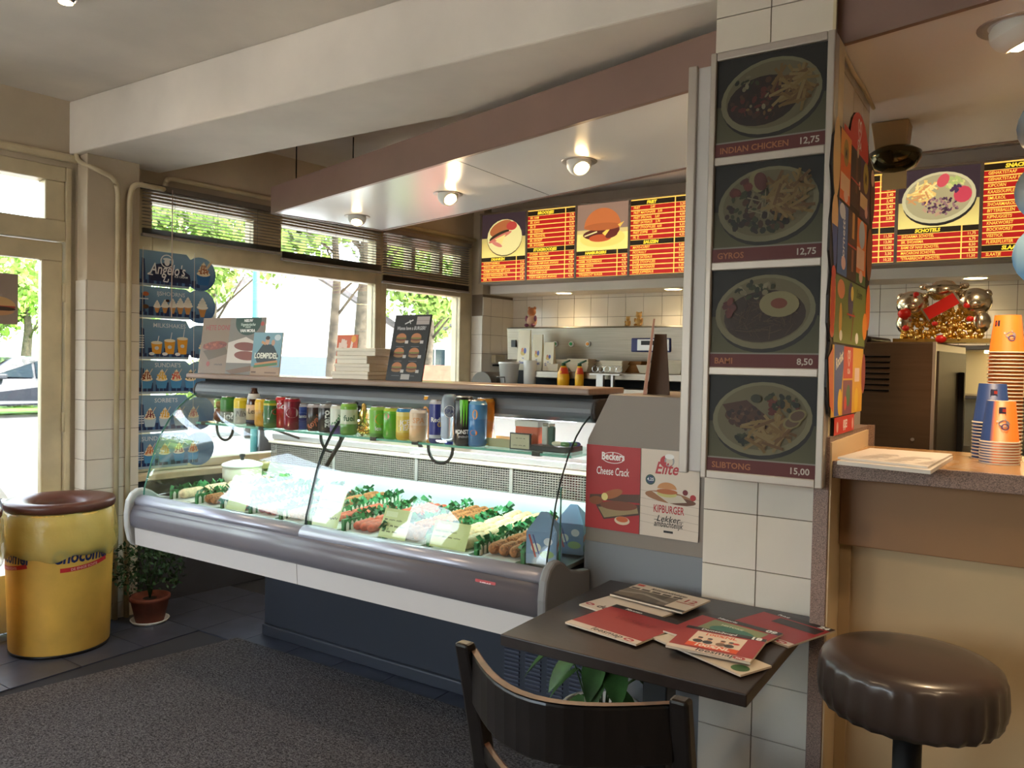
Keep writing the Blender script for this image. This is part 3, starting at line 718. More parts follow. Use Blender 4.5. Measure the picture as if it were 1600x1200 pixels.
can(726, A_-.035, R1, HT, [(0, (24, 26, 26)), (1, (28, 30, 30))], 'tall black energy can with green claw marks', D(*[(lambda p, w_, h, a=a: p.poly([(w_*a-.004, h*.94), (w_*a+.006, h*.93), (w_*a+.004, h*.6), (w_*a+.001, h*.44-.06*h*(a > .4)), (w_*a-.001, h*.6)], (120, 220, 60))) for a in (.36, .47, .58)], T('MONSTER', .25, .02, WH), T('ENERGY', .17, .01, (170, 170, 170))))
can(747, A_-.02, R1, HT*.93, [(0, (70, 130, 190)), (.6, (84, 150, 206)), (1, (120, 180, 220))], 'tall sky blue can next to the black can', D(E(.4, .7, .01, .016, (230, 160, 80)), E(.35, .3, .014, .01, (220, 120, 60))))
can(759, A_+.035, R1, HT*.97, [(0, (216, 140, 40)), (1, (226, 160, 50))], 'tall golden orange can at the end of the row', D(*[Rr(.1, .1+.12*k, .9, .13+.12*k, (236, 186, 90)) for k in range(7)]))
# bottles and ornaments in the row
def lathe_thing(name, label, cat, px, y, parts_, group=None, z=SZ):
    t = thing(name, label, cat, (Xat(px, y), y, z), group)
    for nm, prof, m_ in parts_: B().lathe(prof, (Xat(px, y), y, z), 18).obj(nm, m_, t)
    return t
M_brown = mat('brown_glass', (70, 36, 20), .15, coat=.4)
bt = lathe_thing('beer_bottle', 'brown beer bottle with cream label among the cans', 'bottle', 397, A_, [('glass', [(.029, 0), (.031, .004), (.031, .095), (.026, .12), (.014, .145), (.0125, .158)], M_brown), ('neck_label', [(.0285, .112), (.0225, .134), (.0215, .134), (.0275, .112)], M_white), ('label', [(.0316, .022), (.0316, .088)], mat('label_cream', (226, 196, 160), .5)), ('foot_band', [(.0317, .006), (.0317, .024)], mat('label_navy', (40, 44, 80), .5))])
p = Pr(.06, .03, None, .00003); p.text('Leffe', .03, .006, .03, (90, 60, 50), 'c', .02, .1, fit=.05)
p.obj('print', CANM, bt, fn=wrapfn((Xat(397, A_), A_, SZ+.045), .0318, math.atan2(-A_, -Xat(397, A_))-.03/.0318))
lathe_thing('brown_jug', 'small round brown jug at the left end of the shelf', 'jug', 345, A_+.02, [('body', [(.016, 0), (.028, .012), (.03, .035), (.02, .055), (.014, .06)], mat('jug_brown', (124, 62, 34), .3)), ('neck', [(.014, .06), (.02, .068), (.022, .08), (.016, .09), (0, .092)], mat('jug_gold', (180, 130, 60), .3))])
lathe_thing('water_bottle', 'clear plastic water bottle with round white label and blue cap', 'bottle', 703, A_-.04, [('bottle', [(.026, .012), (.03, .03), (.029, .06), (.031, .09), (.031, .135), (.026, .16), (.02, .172), (0, .174)], mat('clear_plastic', (196, 210, 226), .12, trans=.6)), ('cap', [(.015, 0), (.016, .012), (0, .012)], mat('cap_blue', (40, 70, 200), .4))])
p = Pr(.06, .05, None, .00003); p.ell(.03, .025, .021, .021, (236, 238, 240)); p.ring(.03, .025, .017, .0015, (60, 70, 110)); p.text('SPA', .03, .018, .02, (50, 60, 110), 'c', .02)
_wb = [o for o in COL.objects if o.name == 'water_bottle'][0]
p.obj('label', CANM, _wb, fn=wrapfn((Xat(703, A_-.04), A_-.04, SZ+.09), .0315, math.atan2(-(A_-.04), -Xat(703, A_-.04))-.03/.0315))
# gilded ornament
M_gold = mat('gold_chrome', (246, 214, 130), .22, metal=1)
go = thing('gilded_ornament', 'small gilded figure ornament with a cross tray between the cans', 'ornament', (Xat(569, A_), A_, SZ))
ox = Xat(569, A_); ob = B()
rg = random.Random(5)
for k in range(26): ob.sph((ox+rg.uniform(-.022, .022), A_+rg.uniform(-.015, .015), SZ+.008+rg.uniform(0, .035)), rg.uniform(.006, .011), nu=8, nv=6)
ob.lathe([(.02, .035), (.014, .06), (.02, .075), (.012, .1), (.008, .118), (0, .122)], (ox, A_, SZ), 12)
ob.obj('figure', M_gold, go); B().box(ox-.036, A_-.006, SZ+.058, ox+.036, A_+.006, SZ+.064).obj('arm_bar', M_gold, go)
B().lathe([(.0, .058), (.012, .064), (.008, .085), (0, .09)], (ox-.026, A_, SZ), 8).obj('leaf', M_leaf, go)
# right end of the shelf: food boat, framed card, cup, lighter tray, bags
x = Xat(792, 2.24); bo = thing('paper_boat', 'small cream paper food boat on the glass shelf', 'food boat', (x, 2.24, SZ))
M_card = mat('cream_card', (222, 206, 166), .7)
B().add([(x-.05, 2.215, SZ), (x+.05, 2.215, SZ), (x+.05, 2.265, SZ), (x-.05, 2.265, SZ), (x-.07, 2.20, SZ+.03), (x+.07, 2.20, SZ+.03), (x+.07, 2.28, SZ+.03), (x-.07, 2.28, SZ+.03)], [(0, 1, 2, 3), (0, 4, 5, 1), (1, 5, 6, 2), (2, 6, 7, 3), (3, 7, 4, 0)]).obj('boat', M_card, bo, solid=.0015)
x = Xat(815, 2.19); fc = thing('framed_card', 'little black framed price card standing before the orange tub', 'card', (x, 2.19, SZ))
B().box(x-.04, 2.187, SZ, x+.04, 2.193, SZ+.055).obj('frame', M_black, fc)
p = Pr(.072, .047, (206, 196, 166)); p.scribble(.02, .032, .03, .005, (60, 56, 50), 1); p.scribble(.008, .008, .05, .006, (60, 56, 50), 2); p.obj('print', PRINT, fc, (x-.036, 2.1868, SZ+.004), (1, 0, 0), (0, 0, 1))
x = Xat(834, 2.28); ot = thing('straw_tub', 'orange and white square tub on the glass shelf', 'tub', (x, 2.28, SZ))
B().box(x-.045, 2.24, SZ, x+.045, 2.32, SZ+.085).obj('tub', mat('tub_orange', (214, 92, 50), .5), ot, bevel=.004); B().box(x-.047, 2.238, SZ+.072, x+.047, 2.322, SZ+.092).obj('lid', M_white, ot, bevel=.003)
p = Pr(.088, .05, (214, 96, 56)); p.scribble(.012, .032, .055, .010, WH, 3); p.rect(.02, .006, .068, .022, (226, 140, 100)); p.obj('print', PRINT, ot, (x-.044, 2.2395, SZ+.012), (1, 0, 0), (0, 0, 1))
x = Xat(868, 2.24); tr = thing('lighter_tray', 'flat black tray holding upright lighters on the shelf', 'tray', (x, 2.24, SZ)); B().box(x-.075, 2.19, SZ, x+.075, 2.30, SZ+.018).obj('tray', M_black, tr, bevel=.003)
for k, (dx_, c_, wd) in enumerate(((-.028, (206, 206, 200), 'white'), (-.004, (30, 84, 70), 'dark green'))):
    lg = thing('lighter', wd + ' lighter standing upright in the black tray', 'lighter', (x+dx_, 2.23, SZ+.0185), 'lighters in the black tray')
    B().box(x+dx_-.011, 2.223, SZ+.0185, x+dx_+.011, 2.237, SZ+.08).obj('body', mat('lighter_'+wd, c_, .3), lg, bevel=.004); B().box(x+dx_-.009, 2.224, SZ+.08, x+dx_+.009, 2.236, SZ+.09).obj('cap', M_chrome, lg, bevel=.002)
bg = B(); rb = random.Random(2)
for k in range(6): bg.sph((x+.055+rb.uniform(-.025, .025), 2.22+rb.uniform(-.02, .02), SZ+.028), .014, (1.6, 1, .6), 8, 6, [(60, 110, 190), (230, 226, 200), (90, 150, 90)][k % 3])
tag(bg.obj('sweets_bag', printmat('wrapper', .3, 0, .3), color=True), 'crinkled blue and white sweet wrappers beside the lighters', 'sweets')
# ================================================================== prints: food photographs as flat ink
def fries(p, x0, y0, x1, y1, n, r, cols, L=.05, w=.008, ang=None):
    for _ in range(n):
        x, y = r.uniform(x0, x1), r.uniform(y0, y1); a = r.uniform(-1.2, 1.6) if ang is None else r.gauss(ang, .35)
        p.line([(x-L/2*math.cos(a), y-L/2*math.sin(a)), (x+L/2*math.cos(a), y+L/2*math.sin(a))], w, r.choice(cols))
def blobs(p, cx, cy, rx, ry, n, r, cols, s0, s1):
    for _ in range(n):
        t, q = r.uniform(0, 6.283), math.sqrt(r.random())
        p.ell(cx+rx*q*math.cos(t), cy+ry*q*math.sin(t), r.uniform(s0, s1), r.uniform(s0, s1)*.7, r.choice(cols), 7, r.uniform(0, 3))
def dim(c, k): return tuple(min(255, v*k) for v in c)
def photo(p, x, y, w_, h, kind, seed, k=1.0, bgt=(26, 24, 22), bgb=(120, 116, 82)):
    r = random.Random(seed); d = lambda c: dim(c, k)
    p.rect(x, y, x+w_, y+h, d(bgb), d(bgt)); p.rect(x, y+h*.45, x+w_, y+h, d(bgt))
    if kind.startswith('burger'):
        big = kind == 'burger2'
        if not big:
            p.ell(x+w_*.52, y+h*.43, w_*.40, h*.42, d((90, 80, 50))); p.ell(x+w_*.52, y+h*.45, w_*.395, h*.415, d((236, 220, 150)))
            p.ell(x+w_*.44, y+h*.66, w_*.27, h*.16, d((180, 104, 60)), rot=.35); p.ell(x+w_*.40, y+h*.50, w_*.24, h*.07, d((60, 50, 34)), rot=.35); p.ell(x+w_*.42, y+h*.46, w_*.28, h*.05, d((208, 120, 96)), rot=.35)
            p.ell(x+w_*.68, y+h*.70, w_*.12, h*.10, d((190, 70, 60))); p.poly([(x+w_*.3, y+h*.42), (x+w_*.55, y+h*.52), (x+w_*.45, y+h*.28)], d((244, 214, 130))); p.ell(x+w_*.35, y+h*.30, w_*.13, h*.045, d((210, 130, 110)), rot=-.4)
        else:
            p.rect(x, y, x+w_, y+h*.36, d((250, 232, 130))); p.ell(x+w_*.5, y+h*.26, w_*.44, h*.20, d((240, 214, 110)))
            p.ell(x+w_*.46, y+h*.34, w_*.34, h*.12, d((90, 40, 34))); p.ell(x+w_*.46, y+h*.26, w_*.22, h*.08, d((190, 84, 44))); p.ell(x+w_*.70, y+h*.36, w_*.15, h*.09, d((104, 44, 36)), rot=.5)
            p.poly([(x+w_*.5, y+h*.36), (x+w_*.72, y+h*.54), (x+w_*.56, y+h*.30)], d((246, 206, 90))); p.line([(x+w_*.15, y+h*.32), (x+w_*.4, y+h*.40)], h*.03, d((240, 220, 150)))
            p.ell(x+w_*.5, y+h*.48, w_*.36, h*.42, d((196, 110, 58)), a0=0, a1=180); p.ell(x+w_*.5, y+h*.50, w_*.36, h*.08, d((180, 98, 52))); p.poly([(x+w_*.8, y+h*.52), (x+w_*.92, y+h*.58), (x+w_*.84, y+h*.46)], d((240, 190, 80)))
        return
    cx, cy, rx, ry = x+w_*.5, y+h*.5, w_*.46, h*.43; rot = .12
    p.ell(cx+.004, cy-h*.045, rx, ry, d((40, 36, 30)), 30, rot); p.ell(cx, cy, rx, ry, d((206, 196, 150)), 30, rot); p.ell(cx, cy+.003, rx*.9, ry*.88, d((176, 164, 120)), 30, rot)
    Fc = [d(c) for c in ((214, 174, 96), (196, 150, 74), (226, 190, 120), (170, 120, 60))]; Mt = [d(c) for c in ((110, 62, 40), (84, 46, 34), (130, 76, 46), (64, 40, 32))]; Gn = [d(c) for c in ((60, 70, 36), (40, 50, 30), (90, 96, 50))]; Rd = [d(c) for c in ((150, 50, 40), (170, 70, 56), (130, 40, 40))]; Wt = [d(c) for c in ((220, 206, 160), (200, 184, 140))]
    if kind == 'chicken':
        p.ell(cx-rx*.15, cy-ry*.1, rx*.72, ry*.66, d((70, 42, 34)), 24, rot); blobs(p, cx-rx*.2, cy-ry*.1, rx*.6, ry*.55, 90, r, Mt+Rd[:1], w_*.02, w_*.045); blobs(p, cx-rx*.45, cy+ry*.45, rx*.25, ry*.2, 12, r, Wt+Gn, w_*.015, w_*.03); blobs(p, cx-.1*rx, cy-.1*ry, rx*.5, ry*.4, 9, r, Wt+Fc, w_*.015, w_*.028)
        fries(p, cx+rx*.15, cy-ry*.3, cx+rx*.75, cy+ry*.55, 42, r, Fc, w_*.2, w_*.026)
    elif kind == 'gyros':
        blobs(p, cx-rx*.15, cy-ry*.15, rx*.7, ry*.6, 90, r, Mt+Gn, w_*.02, w_*.05); fries(p, cx-rx*.4, cy-ry*.2, cx+rx*.1, cy+ry*.2, 12, r, Wt, w_*.14, w_*.012)
        p.ell(cx-rx*.2, cy+ry*.62, w_*.07, h*.13, d((220, 206, 140)), 16, .3); p.ell(cx-rx*.13, cy+ry*.62, w_*.06, h*.11, d((150, 70, 60)), 16, .3); blobs(p, cx-rx*.55, cy+ry*.5, rx*.2, ry*.2, 8, r, Rd, w_*.03, w_*.06)
        fries(p, cx+rx*.1, cy-ry*.25, cx+rx*.75, cy+ry*.6, 50, r, Fc, w_*.2, w_*.026)
    elif kind == 'bami':
        p.ell(cx, cy-ry*.12, rx*.82, ry*.7, d((90, 60, 44)), 26, rot); fries(p, cx-rx*.6, cy-ry*.6, cx+rx*.6, cy+ry*.35, 110, r, [d((120, 84, 60)), d((100, 66, 50)), d((76, 50, 40)), d((140, 104, 74))], w_*.12, w_*.008)
        blobs(p, cx-rx*.2, cy+ry*.6, rx*.4, ry*.22, 26, r, Wt+Gn, w_*.02, w_*.04); blobs(p, cx-rx*.7, cy+ry*.1, rx*.16, ry*.2, 8, r, Rd, w_*.03, w_*.06)
        p.ell(cx+rx*.3, cy+ry*.2, w_*.18, h*.15, d((226, 212, 150)), 20); p.ell(cx+rx*.3, cy+ry*.22, w_*.075, h*.06, d((190, 84, 50)), 16)
    elif kind == 'fish':
        p.poly([(cx-rx*.8, cy+ry*.35), (cx-rx*.3, cy+ry*.5), (cx+rx*.3, cy-ry*.1), (cx+rx*.1, cy-ry*.35), (cx-rx*.5, cy-ry*.25)], d((120, 70, 46))); blobs(p, cx-rx*.35, cy+ry*.05, rx*.35, ry*.3, 50, r, Mt+[d((160, 110, 80))], w_*.015, w_*.04)
        blobs(p, cx+rx*.4, cy+ry*.4, rx*.35, ry*.28, 40, r, Rd+Gn+[d((190, 150, 70))], w_*.02, w_*.045); blobs(p, cx-rx*.3, cy-ry*.55, rx*.2, ry*.12, 12, r, Gn, w_*.02, w_*.05)
        fries(p, cx-rx*.2, cy-ry*.75, cx+rx*.55, cy-ry*.05, 46, r, Fc, w_*.2, w_*.026)
        for q in (0, 1): p.ell(cx+rx*(.62+.1*q), cy-ry*(.05-.18*q), w_*.085, h*.07, d((206, 190, 120)), 16, .4); p.ell(cx+rx*(.62+.1*q), cy-ry*(.05-.18*q), w_*.065, h*.052, d((150, 110, 84)), 16, .4)
        p.ell(cx-rx*.1, cy+ry*.55, w_*.05, h*.05, d((80, 84, 60)))
    else:   # mixed dish
        fries(p, cx-rx*.75, cy-ry*.1, cx-rx*.1, cy+ry*.55, 44, r, [d((250, 220, 140)), d((236, 196, 110)), d((206, 150, 90))], w_*.16, w_*.022)
        blobs(p, cx+rx*.05, cy-ry*.35, rx*.5, ry*.35, 90, r, [d((96, 60, 80)), d((70, 44, 60)), d((150, 110, 110)), d((190, 150, 120))], w_*.012, w_*.03); blobs(p, cx+rx*.35, cy+ry*.55, rx*.35, ry*.18, 30, r, [d((210, 206, 130)), d((180, 190, 110))], w_*.02, w_*.04)
        p.ell(cx+rx*.12, cy+ry*.65, w_*.07, h*.12, d((214, 84, 90)), 14, -.5); p.ell(cx+rx*.65, cy+ry*.05, w_*.11, h*.14, d((206, 70, 84)), 14, -.4); blobs(p, cx+rx*.5, cy+ry*.3, rx*.2, ry*.12, 16, r, [d((80, 50, 80))], w_*.02, w_*.03)

# ================================================================== lit menu board over the kitchen
GLOWM = printmat('backlit_print', .4, .62)
mb = thing('menu_board', 'long backlit red and yellow menu board above the frying range', 'menu board', (-1.7, 5.24, 2.03))
PW, PZ0, PZ1 = .43, 2.045, 2.575; XM = -3.675
M_mframe = mat('board_frame', (150, 138, 124), .45)
B().box(XM-.012, 5.16, 2.03, XM+PW*9+.012, 5.33, 2.59).obj('housing', M_mframe, mb, bevel=.003)
YEL = (255, 206, 96); YTX = (255, 206, 84); RED = (176, 30, 26); BLK = (36, 26, 14)
def rowsec(p, y1, title, items, rh, w_, vx=.80):
    p.rect(0, y1-rh, w_, y1, BLK); p.text(title, w_*.38, y1-rh*.78, rh*.85, (255, 220, 60), 'c', .05, .15, fit=w_*.5); y = y1-rh
    for a, pr_ in items:
        p.rect(0, y-rh, w_, y, YEL); p.rect(0, y-rh*.9, w_, y-rh*.1, RED)
        p.text(a, w_*.05, y-rh*.70, rh*.70, YTX, 'l', .02, .12, .82, fit=w_*.62)
        if pr_:
            p.text(pr_, w_*.97, y-rh*.70, rh*.68, (255, 214, 110), 'r', .015, 0, .9)
        y -= rh
    p.rect(w_*vx-.0035, y, w_*vx+.0035, y1, YEL)
    return y
lists = [
 ('P', 'burger1', 'DRANKEN', [('KOFFIE/THEE/MELK', '2,10'), ('CHOCO MET SLAGROOM', '2,60'), ('WARME CHOCOMEL MET SLAGR.', '2,60'), ('DIVERSE FRISDRANKEN  V.A.', '2,40'), ('BIER   V.A.', '2,40')]),
 ('L', [('BROODJES', [('BR. HAM', '2,70'), ('BR. KAAS', '2,70'), ('BR. EI', '2,70'), ('BR. GEZOND', '4,50'), ('BR. FRIKANDEL', '3,90'), ('BR. KROKET', '3,80'), ('BR. SHOARMA', '6,50')]), ('STOKBROODJES', [('STOKBR. GEZOND', '5,00'), ('STOKBR. HAM KAAS', '3,80'), ('STOKBR. HAM KAAS ANANAS', '4,25'), ('WORSTENBROODJE', '2,50'), ('TOSTI HAM KAAS', '4,00'), ('TOSTI HAM KAAS ANANAS', '4,75')])]),
 ('P', 'burger2', 'HAMBURGERS', [('HAMBURGER', '4,00'), ('HAMB. ZIGEUNERSAUS', '4,70'), ('HAMB. HAWAI', '4,70'), ('HAMB. SPEC.', '4,70'), ('"STRABRECHT" BURGER', '6,25')]),
 ('L', [('FRIET', [('FRIET              2,60', '3,20'), ('FRIET MAYONAISE   3,00', '3,75'), ('FRIET SPECIAAL    3,60', '4,00'), ('FRIET SATESAUS    3,70', '4,50'), ('FRIET STOOFVLEES  4,00', '5,25'), ('FRIET JOPPIE      3,60', '4,25'), ('FR. Z.            3,60', '4,25')]), ('SAUZEN', [('MAYO-CURRY', '0,80'), ('PICCALILLY', '0,80'), ('BAKJE SATESAUS', '2,00'), ('BAKJE STOOFVLEES', '4,00'), ('BAKJE MAYONAISE', '2,25'), ('BAKJE JOPPIESAUS', '1,75')])]),
 ('P', 'schotel', 'SCHOTELS', [('KIPSCHOTEL', '11,75')]),
 ('L', [('SNACKS', [('FRIKANDEL', '2,00')])]),
 ('L', [('SNACKS', [('FRIKANDEL', '2,00'), ('KROKET', '2,00'), ('BAMIBLOK', '2,40'), ('NASIBLOK', '2,40'), ('BITTERBALLEN', '2,40'), ('MEXICANO', '2,40'), ('BERENHAP', '3,00'), ('', '')]), ('SCHOTELS', [('GYROS SCHOTEL', '11,50'), ('MIXED GRILL', '13,00'), ('SPARERIBS', '15,00'), ('SATE', '3,50'), ('KIPFILET', '10,25')])]),
 ('P', 'schotel', 'SCHOTELS', [('SHOARMA SCHOTEL', '11,75'), ('BR. SHOARMA', '6,75'), ('BAMI OF NASI SCHOTEL', '8,50'), ('MACARONI SCHOTEL', '8,50'), ('"STRABRECHT" SCHOTEL', '11,50')]),
 ('L', [('SNACKS', [('GEHAKTSTAAF', '2,50'), ('GEHAKTSTAAF PIT.', '2,75'), ('KIPCORN', '2,50'), ('KAASSOUFFLE', '2,50'), ('SMULROL', '2,75'), ('SHOARMAROL', '3,00'), ('BITTERBALLEN', '3,00'), ('KIPNUGGETS', '3,00'), ('KNAKWORST', '2,50'), ('BOCKWORST', '2,75'), ('VISSTICK', '2,75'), ('FLIEREFLUITER', '3,00')]), ('SLAATJES', [('SLAATJE', '3,75')])]),
]
for i, L_ in enumerate(lists):
    w_, h = PW-.018, PZ1-PZ0; p = Pr(w_, h, YEL)
    if L_[0] == 'P':
        photo(p, 0, h*.36, w_, h*.64, L_[1], 40+i, .95, (60, 46, 50) if L_[1] != 'burger2' else (150, 120, 100), (250, 226, 130)); rowsec(p, h*.36, L_[2], L_[3], h*.06, w_)
    else:
        n = sum(1+len(q[1]) for q in L_[1]); rh = (h-.008)/max(n, 14); y = h-.008
        for t_, it in L_[1]: y = rowsec(p, y, t_, it, rh, w_, .80)
    p.obj('menu_panel', GLOWM, mb, (XM+PW*i+.009, 5.1585, PZ0), (1, 0, 0), (0, 0, 1))
for i in range(10): B().box(XM+PW*i-.009, 5.150, 2.03, XM+PW*i+.009, 5.16, 2.59).obj('divider', M_mframe, mb, bevel=.002)
for z in (2.03, 2.575): B().box(XM-.012, 5.149, z, XM+PW*9+.012, 5.16, z+.015).obj('rail', M_mframe, mb, bevel=.002)

# ================================================================== unlit picture box on the pillar
pb = thing('picture_light_box', 'tall unlit box of four dish photographs on the tiled pillar', 'light box', (-.566, 2.11, 1.104))
LX0, LX1, LY = -.724, -.412, 2.05
B().box(LX0, LY+.012, 1.104, LX1, 2.168, 2.232).obj('housing', M_alu, pb, bevel=.004)
B().box(LX1-.004, LY+.05, 1.11, LX1+.0008, 2.166, 2.228).obj('side_channel', M_frame, pb, bevel=.002)
fb = 1.104; ph = (2.232-1.104-.022)/4
for x0, x1, z0, z1 in ((LX0, LX0+.016, 1.104, 2.232), (LX1-.018, LX1, 1.104, 2.232)): B().box(x0, LY, z0, x1, LY+.014, z1).obj('frame_bar', mat('box_frame', (176, 166, 156), .4, metal=.4), pb, bevel=.003)
for k in range(5): B().box(LX0+.016, LY+.001, 1.104+k*ph, LX1-.018, LY+.014, 1.104+k*ph+.022).obj('frame_bar', MATS['box_frame'], pb, bevel=.003)
for k, (kd, tt, pr_) in enumerate((('fish', 'SLIBTONG', '15,00'), ('bami', 'BAMI', '8,50'), ('gyros', 'GYROS', '12,75'), ('chicken', 'INDIAN CHICKEN', '12,75'))):
    w_, h = LX1-.018-LX0-.016, ph-.022; p = Pr(w_, h)
    photo(p, 0, h*.13, w_, h*.87, kd, 10+k, .5, (30, 28, 26), (150, 146, 100)); p.rect(0, 0, w_, h*.135, (84, 28, 28)); p.rect(0, h*.135, w_, h*.15, (120, 116, 108))
    p.text(tt, w_*.05, h*.035, .022, (150, 92, 58), 'l', .02); p.text(pr_, w_*.95, h*.035, .023, (176, 166, 156), 'r', .02)
    p.obj('picture', printmat('unlit_print', .6), pb, (LX0+.016, LY+.0105, 1.104+k*ph+.022), (1, 0, 0), (0, 0, 1))
sb = thing('side_light_box', 'slim aluminium light box seen edge-on at the pillar side', 'light box', (-.786, 2.3, 1.105))
B().box(-.816, 2.145, 1.105, -.7545, 2.2145, 2.238).obj('housing', mat('box_white', (196, 190, 186), .4), sb, bevel=.004)
B().box(-.818, 2.135, 1.1, -.792, 2.15, 2.242).obj('frame_bar', MATS['box_frame'], sb, bevel=.003)

# ================================================================== posters on the end cabinet
def poster(name, label, x0, z0, w_, h, Y, draw, cat='poster', m_=None):
    t = B().box(x0, Y, z0, x0+w_, Y+.0015, z0+h).obj(name, M_white); tag(t, label, cat)
    p = Pr(w_, h); draw(p, w_, h); p.obj('print', m_ or PRINT, t, (x0, Y-.0002, z0), (1, 0, 0), (0, 0, 1)); return t
def d1(p, w_, h):
    p.rect(0, 0, w_, h, (168, 30, 32)); p.ell(w_*.5, h*.86, w_*.21, h*.068, (236, 224, 220)); p.ell(w_*.5, h*.86, w_*.195, h*.06, (168, 30, 32)); p.text('Beckers', w_*.5, h*.835, .032, (240, 232, 228), 'c', .03, 0, fit=w_*.42)
    p.text('Cheese Crack', w_*.5, h*.655, .034, (240, 232, 228), 'c', .01, .1, fit=w_*.6)
    p.poly([(w_*.08, h*.40), (w_, h*.46), (w_, h*.36), (w_*.08, h*.34)], (84, 52, 34)); p.poly([(w_*.2, h*.28), (w_*.35, h*.12), (w_, h*.22), (w_, h*.34), (w_*.3, h*.32)], (70, 42, 30)); p.poly([(w_*.24, h*.26), (w_*.36, h*.14), (w_*.98, h*.24), (w_*.95, h*.32)], (150, 126, 86))
    p.ell(w_*.2, h*.335, w_*.13, h*.05, (136, 72, 34), rot=.1); p.ell(w_*.62, h*.30, w_*.34, h*.055, (120, 60, 30), rot=.05); p.ell(w_*.50, h*.43, w_*.20, h*.05, (160, 90, 42), rot=.35); p.ell(w_*.36, h*.39, w_*.06, h*.045, (226, 206, 130)); p.ell(w_*.69, h*.13, w_*.14, h*.05, (214, 190, 160)); p.ell(w_*.69, h*.145, w_*.11, h*.034, (196, 92, 40))
def d2(p, w_, h):
    p.rect(0, 0, w_, h, (214, 198, 182))
    for k in range(5): p.line([(0, h*(.52-.09*k)), (w_, h*(.47-.09*k))], .0015, (184, 166, 150))
    p.ell(w_*.43, h*.87, w_*.1, h*.07, (176, 40, 44)); p.ell(w_*.49, h*.88, w_*.085, h*.065, (150, 146, 146)); p.ell(w_*.49, h*.875, w_*.06, h*.05, (206, 186, 170)); p.ell(w_*.49, h*.93, w_*.08, h*.03, (230, 226, 222)); p.text('Elite', w_*.45, h*.73, .05, (176, 40, 48), 'c', .02, .3, fit=w_*.4)
    p.ell(w_*.17, h*.65, w_*.085, h*.06, (30, 70, 60)); p.ell(w_*.17, h*.65, w_*.065, h*.045, (30, 50, 90)); p.text('4,25', w_*.17, h*.638, .013, (230, 230, 230), 'c', fit=w_*.12)
    p.ell(w_*.5, h*.465, w_*.42, h*.065, (150, 100, 64), rot=-.08); p.ell(w_*.7, h*.43, w_*.25, h*.04, (104, 62, 40)); p.poly([(w_*.2, h*.52), (w_*.7, h*.5), (w_*.8, h*.43), (w_*.5, h*.40)], (200, 186, 166))
    p.ell(w_*.46, h*.50, w_*.17, h*.035, (190, 180, 110)); p.ell(w_*.46, h*.53, w_*.18, h*.03, (176, 96, 44)); p.ell(w_*.46, h*.56, w_*.165, h*.075, (196, 134, 80), a0=0, a1=180); p.ell(w_*.77, h*.54, w_*.045, h*.032, (110, 26, 30)); p.ell(w_*.9, h*.49, w_*.05, h*.034, (170, 32, 36))
    p.text('KIPBURGER', w_*.5, h*.285, .032, (176, 44, 48), 'c', .015, fit=w_*.52); p.text('Lekker', w_*.5, h*.185, .026, (50, 44, 40), 'c', .01, .3); p.text('ambachtelijk', w_*.5, h*.125, .026, (50, 44, 40), 'c', .01, .3, fit=w_*.5)
    p.line([(w_*.25, h*.2), (w_*.33, h*.2)], .0015, (50, 44, 40)); p.line([(w_*.67, h*.2), (w_*.75, h*.2)], .0015, (50, 44, 40)); p.rect(w_*.42, h*.06, w_*.58, h*.085, (40, 36, 34))
poster('snack_poster', 'red poster with cheese snacks on the grey end cabinet', -1.1535, .889, .1845, .262, 2.2155, d1)
poster('burger_poster', 'cream chicken burger poster beside the red one on the cabinet', -.967, .889, .184, .262, 2.2155, d2)

# ================================================================== blue ice cream plates in the window
def swirl(p, u, v, s, cup=(84, 150, 200), ice=(240, 226, 196), dots=None, cone=False):
    if cone: p.poly([(u-.30*s, v+.6*s), (u+.30*s, v+.6*s), (u+.12*s, v), (u-.12*s, v)], (196, 140, 84))
    else: p.poly([(u-.42*s, v+.55*s), (u+.42*s, v+.55*s), (u+.30*s, v), (u-.30*s, v)], cup)
    for k, (a, b_) in enumerate(((.40, .62), (.33, .78), (.24, .94), (.14, 1.08))): p.ell(u, v+b_*s, a*s, .14*s, dim(ice, 1-.03*k), 12)
    p.poly([(u-.08*s, v+1.12*s), (u+.08*s, v+1.12*s), (u+.02*s, v+1.3*s)], ice)
    if dots:
        r = random.Random(int(u*1000))
        for _ in range(12): p.ell(u+r.uniform(-.3, .3)*s, v+r.uniform(.6, .95)*s, .055*s, .045*s, dots, 6)
        for q in (-.2, .05, .25): p.line([(u+q*s, v+.6*s), (u+q*.4*s, v+1.1*s)], .06*s, dots)
        p.line([(u+.12*s, v+.9*s), (u+.38*s, v+1.3*s)], .05*s, (214, 200, 180))
def skyline(p, w_, h):
    r = random.Random(4); u = 0
    while u < w_*.95:
        b_ = r.uniform(.015, .03); p.rect(u, .012, u+b_, .02+r.uniform(.01, .05), (36, 50, 92)); u += b_+r.uniform(0, .02)
    p.poly([(.01, .03), (.035, .03), (.028, h*.75), (.012, h*.78)], (44, 62, 104)); p.rect(0, 0, w_*.8, .013, (150, 168, 186))
